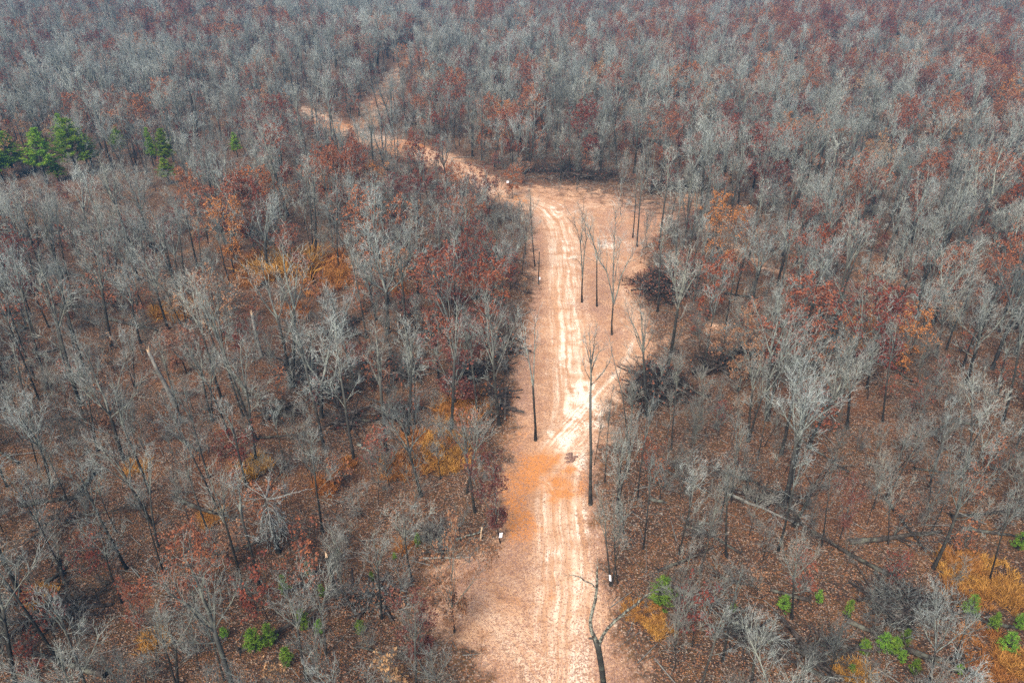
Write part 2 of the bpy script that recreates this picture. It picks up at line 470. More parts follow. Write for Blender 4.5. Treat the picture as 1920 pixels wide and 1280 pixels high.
# pines
def make_pine(seed, H, rc, young=False):
    rg = random.Random(seed); T, C = MB(), MB()
    pts, rad = grow(rg, Vector((0, 0, 0)), Vector((0, 0, 1)), H, 0.02 * H + 0.03, 0.02, 8, 0.03, 0.05)
    pts[0].z -= 0.4
    T.tube(pts, rad, 6, 0)
    z0 = 0.08 if young else 0.28
    nw = int(H * (3.2 if young else 1.6)) + 4
    for i in range(nw):
        t = z0 + (1 - z0) * (i + rg.random() * 0.6) / nw
        p, d, _ = along(pts, min(t, 0.99))
        rr_ = rc * (1 - ((t - z0) / (1 - z0)) ** 1.5) ** 0.8 * rg.uniform(0.65, 1.1) + 0.15
        for k in range(rg.randint(4, 6)):
            az = rg.uniform(0, 6.28)
            dd = Vector((math.cos(az), math.sin(az), rg.uniform(0.05, 0.55) if not young else rg.uniform(0.3, 1.0)))
            q, rd = grow(rg, p, dd, rr_ * rg.uniform(0.7, 1.1), 0.012 * H * (1 - t) + 0.015, 0.012, 3, 0.12, 0.08)
            T.tube(q, rd, 3, 0)
            nt_ = max(3, int(rr_ * (4 if not young else 6)))
            for j in range(nt_):
                c, d3, _ = along(q, 0.35 + 0.65 * (j + rg.random()) / nt_ * 0.98)
                c = c + rdir(rg) * (0.18 if not young else 0.08)
                R_ = (0.42 if not young else 0.26)
                for n_ in range(13 if not young else 7):
                    e = c + (rdir(rg) + Vector((0, 0, 0.45)) + d3 * 0.5).normalized() * R_ * rg.uniform(0.6, 1.1)
                    s_ = (e - c).cross(rdir(rg)).normalized() * (0.035 if not young else 0.022)
                    C.tri(c - s_, c + s_, e)
    return T, C
def pine_proto(seed, H, rc, young):
    T, C = make_pine(seed, H, rc, young)
    return (H, {'trunk': T.mesh('trunk', [M['log_bark']]), 'needles': C.mesh('needles', [M['young_needles' if young else 'pine_needles']], False)}, None)
def make_deadfall(seed, L, r, nb, up):
    rg = random.Random(seed); T, C = MB(), MB(); tp = []
    pts, rad = grow(rg, Vector((0, 0, r * .7)), Vector((1, 0, up)), L, r, r * .35, 7, .05, 0)
    pts = [Vector((v.x, v.y, max(v.z, r * .5))) for v in pts]
    T.tube(pts, rad, 8, 0, tip=False)
    for k in range(7):                                   # torn root plate
        a = k * .9; T.tube([Vector((.1, 0, r)), Vector((-.15, math.cos(a) * r * 1.6, r + math.sin(a) * r * 1.6)), Vector((-.25, math.cos(a) * r * 3.2, max(r + math.sin(a) * r * 3.2, .03)))], [r * .5, r * .3, .02], 5)
    for k in range(nb):
        p, d, _ = along(pts, rg.uniform(.45, .99)); dd = side(rg, d, R(rg.uniform(25, 65))); dd.z = abs(dd.z) * .8
        q, rd_ = grow(rg, p, dd, rg.uniform(1.2, 3.6), r * .35, .02, 5, .17, -.01); q = [Vector((v.x, v.y, max(v.z, .05))) for v in q]
        C.tube(q, rd_, 5, 0); twigs(rg, C, q, .9, 8, 2, .02, .015, tp)
    return (L, {'trunk': T.mesh('trunk', [M['log_bark']]), 'branches': C.mesh('branches', [M['brush_bark'], M['brown_twig']])}, None)
PROTO['deadfall'] = [make_deadfall(540 + i, L, r, nb, up) for i, (L, r, nb, up) in enumerate(((9, .2, 12, .02), (7, .16, 8, .1), (11, .24, 16, .0), (6, .13, 14, .14), (8, .18, 5, .03)))]
PROTO['pine'] = [pine_proto(500 + i, H, rc, False) for i, (H, rc) in enumerate(((12, 3.2), (11, 2.4), (13, 2.0)))]
PROTO['ypine'] = [pine_proto(520 + i, H, rc, True) for i, (H, rc) in enumerate(((3.0, 1.1), (2.2, 0.8), (2.6, 0.7)))]

# ------------------------------------------------------------------ objects
def tag(o, label=None, cat=None, group=None, kind=None):
    if label: o['label'] = label
    if cat: o['category'] = cat
    if group: o['group'] = group
    if kind: o['kind'] = kind
def link(name, me, parent=None):
    o = bpy.data.objects.new(name, me); COL.objects.link(o)
    if parent: o.parent = parent
    return o
def empty(name, x, y, rz=0, s=1.0, tilt=(0, 0)):
    o = bpy.data.objects.new(name, None); COL.objects.link(o)
    o.location = (x, y, float(terrain(x, y))); o.rotation_euler = (tilt[0], tilt[1], rz); o.scale = (s, s, s) if not isinstance(s, tuple) else s
    o.empty_display_size = 0.5
    return o

LAND = []          # (x, y, phrase) things a label can point from
THINGS = []        # individual repeats waiting for their labels
def landmark(px, py, phrase):
    x, y = G(px, py); LAND.append((x, y, phrase))

KINDN = {'broad': ('bare_tree', 'bare tree', 'bare broad-crowned trees in the wood'), 'slender': ('slender_tree', 'slender tree', 'slender leafless trees in the wood'),
         'red': ('red_leaved_tree', 'red-leaved tree', 'trees holding dead red leaves'), 'sapling': ('sapling', 'sapling', 'leafless saplings under the trees'),
         'redsapling': ('red_leaved_sapling', 'red-leaved sapling', 'low saplings holding dead leaves'),
         'pine': ('pine_tree', 'pine', 'green pines among the bare trees'), 'deadfall': ('fallen_tree', 'fallen tree', 'wind-thrown trees lying in the wood'), 'ypine': ('young_pine', 'young pine', 'young green pines on the forest floor')}
FORM = {'broad': {0: 'broad bare tree', 1: 'round-crowned bare tree', 2: 'crooked-limbed bare tree', 3: 'upright bare tree', 4: 'many-limbed bare tree', 5: 'spreading bare tree', 6: 'twin-stemmed bare tree', 7: 'bushy bare tree', 8: 'sparse wide bare tree', 9: 'sparse crooked tree', 10: 'sparse upright tree'},
        'slender': {0: 'slender bare tree', 1: 'slim bare tree', 2: 'thin bare tree', 3: 'thin twin-stemmed tree', 4: 'thin straight tree', 5: 'small slender tree'},
        'red': {0: 'rust-leaved tree', 1: 'crimson-leaved tree', 2: 'rust-leaved tree', 3: 'brown-leaved tree', 4: 'orange-leaved tree'},
        'redsapling': {0: 'rusty sapling', 1: 'brown-leaved sapling', 2: 'rusty sapling', 3: 'small rusty sapling'}}
def put_tree(kind, i, x, y, rz, s, tilt=(0, 0), label=None, trunk=None):
    H, parts, _ = PROTO[kind][i]
    name, cat, grp = KINDN[kind]
    e = empty(name, x, y, rz, s, tilt)
    tag(e, label, cat, grp)
    for pn, me in parts.items():
        o = link(pn, me, e)
    THINGS.append(e)
    e['_f'] = FORM.get(kind, {}).get(i, '')
    e['_h'] = H * (s if not isinstance(s, tuple) else s[2])
    return e

# --- ground sheet
def axis(lo, hi, step, end_lo, end_hi):
    a = list(np.arange(lo, hi + 1e-6, step)); s = step
    while a[-1] < end_hi: s *= 1.25; a.append(a[-1] + s)
    s = step
    while a[0] > end_lo: s *= 1.25; a.insert(0, a[0] - s)
    return np.array(a)
def grid_mesh(name, xs, ys, zfun, mat, keep=None, attrs=None):
    X, Y = np.meshgrid(xs, ys); nx, ny = len(xs), len(ys)
    V = np.stack([X.ravel(), Y.ravel(), zfun(X, Y).ravel()], 1)
    I = (np.arange(ny - 1)[:, None] * nx + np.arange(nx - 1)[None, :]).ravel()
    F = np.stack([I, I + 1, I + nx + 1, I + nx], 1)
    if keep is not None:
        F = F[keep[F].any(axis=1)]
        used = np.zeros(len(V), bool); used[F.ravel()] = True
        idx = np.cumsum(used) - 1; F = idx[F]; V = V[used]
        attrs = {k: a[used] for k, a in attrs.items()}
    me = bpy.data.meshes.new(name)
    me.vertices.add(len(V)); me.vertices.foreach_set("co", V.ravel())
    me.loops.add(F.size); me.loops.foreach_set("vertex_index", F.ravel().astype(np.int32))
    me.polygons.add(len(F)); me.polygons.foreach_set("loop_start", np.arange(0, F.size, 4, dtype=np.int32))
    me.polygons.foreach_set("use_smooth", np.ones(len(F), bool))
    me.update(calc_edges=True)
    for k, a in (attrs or {}).items():
        at = me.attributes.new(k, 'FLOAT', 'POINT'); at.data.foreach_set("value", a.astype(np.float32))
    me.materials.append(mat); me.validate()
    return me
g = link('ground', grid_mesh('ground', axis(-240, 240, 3, -5000, 5000), axis(-60, 640, 3, -1200, 7500), terrain, M['litter']))
tag(g, kind='structure')

# --- cleared dirt: outline and tracks traced as points on the ground
OUT = [(850, 1400), (905, 1280), (862, 1205), (812, 1160), (790, 1105), (830, 1062), (925, 1035), (948, 1010), (942, 950), (940, 900), (957, 850), (958, 800), (962, 745), (968, 690),
       (985, 640), (992, 600), (1003, 560), (1003, 500), (998, 450), (996, 420), (985, 396), (930, 378), (880, 355), (850, 328), (800, 305), (735, 288), (672, 270), (622, 250), (583, 232), (548, 208),
       (572, 198), (610, 212), (650, 232), (705, 250), (780, 266), (850, 290), (905, 322), (955, 347), (1010, 350), (1090, 350), (1160, 362), (1220, 372), (1290, 365), (1320, 385), (1290, 410), (1240, 425),
       (1212, 460), (1205, 520), (1200, 560), (1222, 600), (1232, 650), (1215, 690), (1180, 730), (1142, 770), (1135, 820), (1112, 860), (1108, 910), (1112, 960), (1128, 1020), (1135, 1070), (1142, 1130),
       (1168, 1190), (1215, 1280), (1250, 1400)]
OUTW = np.array([G(*p) for p in OUT])
def seg_dist(P, A, B):
    d = B - A; t = np.clip(((P - A) @ d) / (d @ d), 0, 1)
    return np.hypot(*(P - (A + t[:, None] * d)).T), t
def poly_sd(P, W):
    best = np.full(len(P), 1e9); ins = np.zeros(len(P), bool); n = len(W)
    for i in range(n):
        A, B = W[i], W[(i + 1) % n]
        best = np.minimum(best, seg_dist(P, A, B)[0])
        c = ((A[1] > P[:, 1]) != (B[1] > P[:, 1])) & (P[:, 0] < (B[0] - A[0]) * (P[:, 1] - A[1]) / (B[1] - A[1] + 1e-12) + A[0])
        ins ^= c
    return np.where(ins, best, -best)
def line_pts(pl): return np.array([G(*p) for p in pl])
def line_frame(P, W):
    """distance, signed offset and arc length from polyline W"""
    best = np.full(len(P), 1e9); off = np.zeros(len(P)); arc = np.zeros(len(P)); s0 = 0
    for A, B in zip(W[:-1], W[1:]):
        d, t = seg_dist(P, A, B); L = np.hypot(*(B - A)); u = (B - A) / L
        m_ = d < best
        side_ = np.sign(u[0] * (P[:, 1] - A[1]) - u[1] * (P[:, 0] - A[0]))
        best = np.where(m_, d, best); off = np.where(m_, d * side_, off); arc = np.where(m_, s0 + t * L, arc)
        s0 += L
    return best, off, arc
MAIN = line_pts([(1062, 1420), (1060, 1280), (1058, 1180), (1060, 1100), (1058, 1020), (1052, 950), (1055, 900), (1062, 850), (1075, 800), (1078, 740), (1072, 680), (1068, 620), (1062, 560), (1060, 500),
                  (1056, 450), (1045, 415), (1020, 390), (985, 374), (930, 362), (880, 338), (845, 308), (790, 282), (720, 262), (660, 245), (610, 228), (565, 205)])
LOOP = line_pts([(1085, 830), (1120, 775), (1155, 725), (1188, 675), (1203, 630), (1200, 595), (1180, 560), (1165, 540)])
SPUR = line_pts([(1040, 408), (1100, 385), (1180, 388), (1300, 385)])
DIAG = line_pts([(1022, 868), (1050, 838), (1080, 805), (1110, 770), (1140, 735), (1165, 705)])
CUT1 = line_pts([(905, 1135), (950, 1180), (990, 1230), (1010, 1270)])
CUT3 = line_pts([(985, 875), (1030, 905), (1052, 950), (1050, 1010)])
CUT4 = line_pts([(1090, 1090), (1078, 1150), (1055, 1200), (1045, 1250)])
CUT5 = line_pts([(935, 1150), (985, 1210), (1025, 1240)])
CUT2 = line_pts([(920, 1215), (945, 1250), (960, 1300)])
FAR1 = line_pts([(688, 236), (712, 196), (740, 142), (775, 108), (805, 62), (812, 40)])
SIDE = line_pts([(1318, 418), (1360, 455), (1420, 492), (1500, 528), (1600, 550), (1720, 566), (1850, 574), (1990, 582)])
NOOK = line_pts([(1225, 645), (1290, 628), (1345, 612)])
xs = np.arange(-150, 150, 0.6); ys = np.arange(34, 520, 0.6)
# coarse pass to limit the work
def masks(P):
    wob = 1.1 * np.sin(P[:, 0] / 1.9 + 2 * np.sin(P[:, 1] / 4.1)) * np.sin(P[:, 1] / 2.3 + 1.3 * np.sin(P[:, 0] / 3.0))
    sd = poly_sd(P, OUTW) + wob * 0.7
    clear = np.clip(0.5 + sd / 4.5, 0, 1)
    for bx_, by_, rx_, ry_, v_ in ((1130, 362, 22, 9, .45), (1240, 392, 11, 12, .5), (1290, 385, 9, 9, .4), (830, 1100, 4, 4, .35), (1185, 1230, 3, 4, .35), (885, 1230, 3, 5, .3), (1215, 590, 2.5, 5, .3)):
        gx, gy = G(bx_, by_); clear = clear * (1 - v_ * np.exp(-((P[:, 0] - gx) / rx_) ** 2 - ((P[:, 1] - gy) / ry_) ** 2))
    for W, hw, amt in ((FAR1, 4.5, 0.62), (SIDE, 1.7, 0.50), (NOOK, 1.6, 0.52)):
        d, _, _ = line_frame(P, W)
        clear = np.maximum(clear, amt * np.clip(0.5 + (hw + wob - d) / 3.0, 0, 1))
    return clear * (1 - 0.38 * sstep(190, 240, P[:, 1]))
X, Y = np.meshgrid(xs, ys); P2 = np.stack([X.ravel(), Y.ravel()], 1)
cl = masks(P2)
keep = cl > 0.02
sub = np.where(np.convolve(keep, np.ones(3), 'same') > 0)[0]
along_a = np.zeros(len(P2)); across_a = np.zeros(len(P2)); track_a = np.zeros(len(P2)); white_a = np.zeros(len(P2)); orange_a = np.zeros(len(P2))
Q = P2[sub]
d, off, arc = line_frame(Q, MAIN)
ac, al = off.copy(), arc.copy(); ac2 = np.zeros(len(Q)); al2 = np.zeros(len(Q)); best2 = np.full(len(Q), 1e9); sec = np.zeros(len(Q)); tr = sstep(4.6, 1.6, d)
for W, hw, amt in ((DIAG, 3.6, 0.95), (LOOP, 2.2, 0.8), (SPUR, 2.6, 0.7), (CUT1, 2.4, 0.75), (CUT2, 2.0, 0.65), (CUT3, 1.8, 0.6), (CUT4, 1.6, 0.6), (CUT5, 1.5, 0.6)):
    d2, o2, a2 = line_frame(Q, W)
    nr = d2 < best2
    ac2 = np.where(nr, o2, ac2); al2 = np.where(nr, a2, al2); best2 = np.where(nr, d2, best2)
    sec = np.maximum(sec, np.clip(1.2 - d2 / (hw * 1.15), 0, 1) * np.clip(0.5 + (d + (3.0 if W is DIAG else -0.6) - d2) / 2.5, 0, 1))
    rut = amt * sstep(hw, hw * 0.5, d2) * (0.45 + 0.55 * np.exp(-((np.abs(d2) - 0.9) ** 2) / 0.12))
    tr = np.maximum(tr, rut)
ruts = 0.25 * np.exp(-((d - 1.1) ** 2) / 0.10) + 0.15 * np.exp(-((d - 2.6) ** 2) / 0.15)
tr = np.clip(tr * (0.85 + ruts), 0, 1)
tr *= 0.6 + 0.4 * sstep(200, 150, Q[:, 1])
def blobs(lst):
    a = np.zeros(len(Q))
    for px, py, rx, ry, amt in lst:
        x, y = G(px, py); a = np.maximum(a, amt * np.exp(-((Q[:, 0] - x) / rx) ** 2 - ((Q[:, 1] - y) / ry) ** 2))
    return a
wh = blobs([(1088, 742, 1.8, 3.5, 1), (1078, 785, 2.4, 3.5, .8), (1100, 762, 2.2, 3, .8), (1055, 822, 2.2, 3.5, .75), (1122, 790, 1.1, 4, .8), (1105, 725, 1.5, 4, .6), (1120, 700, 2.2, 3, .4), (1036, 1038, .7, 3, .4), (1025, 1050, .5, 2, .5), (1085, 870, 1.6, 2.5, .8),
            (1072, 610, 2, 12, .42), (1068, 480, 2.4, 14, .5), (1040, 395, 4, 7, .5), (1140, 455, 5, 6, .45), (985, 1020, .9, 1.2, .45), (1090, 980, 1.2, 6, .5), (1100, 1085, 1.5, 3, .4), (1062, 680, 1.6, 9, .55), (1140, 460, 2, 3, .9)])
orr = blobs([(975, 985, 2.0, 4, 1), (965, 940, 2.4, 4, .9), (985, 900, 3.4, 4, .9), (1010, 870, 4, 4, .85), (1050, 915, 4, 5, .65), (1060, 885, 4, 3, .6), (1095, 905, 1.2, 5, .7), (1110, 640, 4, 4, .3), (970, 830, 3, 6, .5), (860, 340, 6, 10, .6), (760, 275, 12, 9, .7),
             (620, 235, 14, 10, .6), (1220, 415, 8, 10, .45), (1280, 390, 8, 8, .5), (970, 372, 5, 6, .6), (1030, 1100, 1.5, 3, .35), (1230, 620, 3, 4, .6), (1070, 1060, .6, 3, .6)])
across2_a = np.zeros(len(P2)); along2_a = np.zeros(len(P2)); sec_a = np.zeros(len(P2)); across2_a[sub] = ac2; along2_a[sub] = al2; sec_a[sub] = sec
leafy_a = np.zeros(len(P2)); leafy_a[sub] = blobs([(1095, 572, 2.5, 3, .7), (1125, 582, 2.5, 3, .8), (1150, 632, 2.5, 3, .8), (1003, 560, 2, 9, .8), (985, 650, 2.5, 8, .6), (975, 730, 2, 8, .8), (960, 780, 2, 6, .6), (1120, 520, 4, 14, .35), (1170, 440, 6, 10, .5), (1000, 440, 2.5, 14, .8), (1120, 930, 1.5, 8, .8), (1130, 1030, 1.5, 8, .8), (880, 1090, 6, 5, .6), (1150, 1240, 5, 5, .7), (1060, 1250, 5, 4, .35), (940, 1260, 5, 3, .4), (1210, 400, 10, 12, .5), (960, 850, 2, 5, .4)])
across_a[sub] = ac; along_a[sub] = al; track_a[sub] = tr; white_a[sub] = wh; orange_a[sub] = orr
def dirt_z(X_, Y_):
    return terrain(X_, Y_) + 0.035
rd = link('dirt_road', grid_mesh('dirt_road', xs, ys, dirt_z, M['dirt'], keep, dict(clear=cl, track=track_a, white=white_a, orange=orange_a, across=across_a, along=along_a, leafy=leafy_a, across2=across2_a, along2=along2_a, second=sec_a)))
tag(rd, kind='structure')
CL = cl.reshape(len(ys), len(xs))
def clear_at(x, y):
    i = int(round((y - ys[0]) / 0.6)); j = int(round((x - xs[0]) / 0.6))
    return float(CL[i, j]) if 0 <= i < len(ys) and 0 <= j < len(xs) else 0.0

# ------------------------------------------------------------------ landmarks for the labels
for px, py, ph in [
    (1070, 780, "the whitest patch of the road"), (1000, 375, "the bend where the road turns left"), (1300, 385, "the short spur right of the bend"), (900, 1110, "the clearing's lower left lobe"),
    (590, 222, "the far left end of the road"), (760, 275, "the orange far stretch of road"), (1700, 566, "the narrow side track"), (1930, 580, "the side track's right end"), (1420, 490, "the side track's left end"),
    (860, 330, "the curve of the far road"), (745, 130, "the far pinkish trail"), (1200, 610, "the curved wheel track"), (985, 980, "the orange soil beside the road"), (1060, 1250, "the road at the bottom edge"),
    (20, 1260, "the lower left corner"), (1900, 1260, "the lower right corner"), (10, 620, "the left edge's middle"), (1910, 800, "the right edge's middle"), (1915, 400, "the upper right edge"), (5, 420, "the left edge below the pines"),
    (300, 1260, "the bottom edge left of centre"), (1500, 1270, "the bottom edge right of centre"), (330, 480, "the reddish open slope"), (300, 760, "the slope below the long log"), (1660, 1180, "the lower right pines"),
    (10, 900, "the left edge's lower part"), (1910, 1000, "the right edge's lower part"), (1750, 900, "the leafy right slope"), (1100, 325, "the dark windrow behind the clearing"), (560, 640, "the tangled hollow"),
    (700, 740, "the dark hollow left of the road"), (620, 420, "the red leafy rise"), (1600, 420, "the grey wood right of centre"), (1480, 300, "the far right hollow"), (1290, 540, "the heap by three lone trees"),
    (1380, 1000, "the lower right slope by the road"), (700, 1230, "the thicket at bottom left of road"), (740, 960, "the grey thicket left of the orange soil"), (520, 1010, "the broken weeping snag"), (1620, 700, "the crimson tree on the right"),
    (1765, 68, "the large orange tree near the top right"), (1300, 88, "the bright orange round tree by the top edge"), (533, 72, "the round orange tree near the top left"), (765, 55, "the orange-red tree at the top edge"), (1225, 268, "the round brown-leaved tree beyond the clearing"),
    (147, 332, "the largest pine"), (312, 318, "the right-hand pair of pines"), (446, 296, "the lone green pine"), (28, 332, "the left-edge pines"), (540, 505, "the tallest orange grass"), (795, 860, "the wide orange grass patch"), (1655, 150, "the red crowns at upper right"),
    (1450, 180, "the rusty crowns right of top centre"), (1880, 230, "the red crowns by the upper right edge"), (960, 90, "the rusty crowns at top centre"), (1480, 1160, "the small pale bushy tree at lower right"), (1835, 1080, "the orange grass on the right"), (480, 1215, "the joined young pines"),
    (1238, 1138, "the round young pine"), (1690, 1140, "the fallen crown at lower right"), (1590, 1018, "the long straight log"), (1470, 952, "the double-trunked tree"), (1548, 545, "the stout forked black trunk"), (85, 940, "the thick left-edge log"), (250, 608, "the long left-hand log"),
    (400, 200, "the grey slope beyond the pines"), (200, 120, "the blue-grey upper left wood"), (1100, 180, "the grey wood beyond the windrow"), (1700, 330, "the grey-red wood at far right"), (940, 560, "the grey thicket left of the road"), (890, 490, "the thicket by the sign pole"), (1350, 860, "the twiggy stand right of the orange soil")]:
    landmark(px, py, ph)

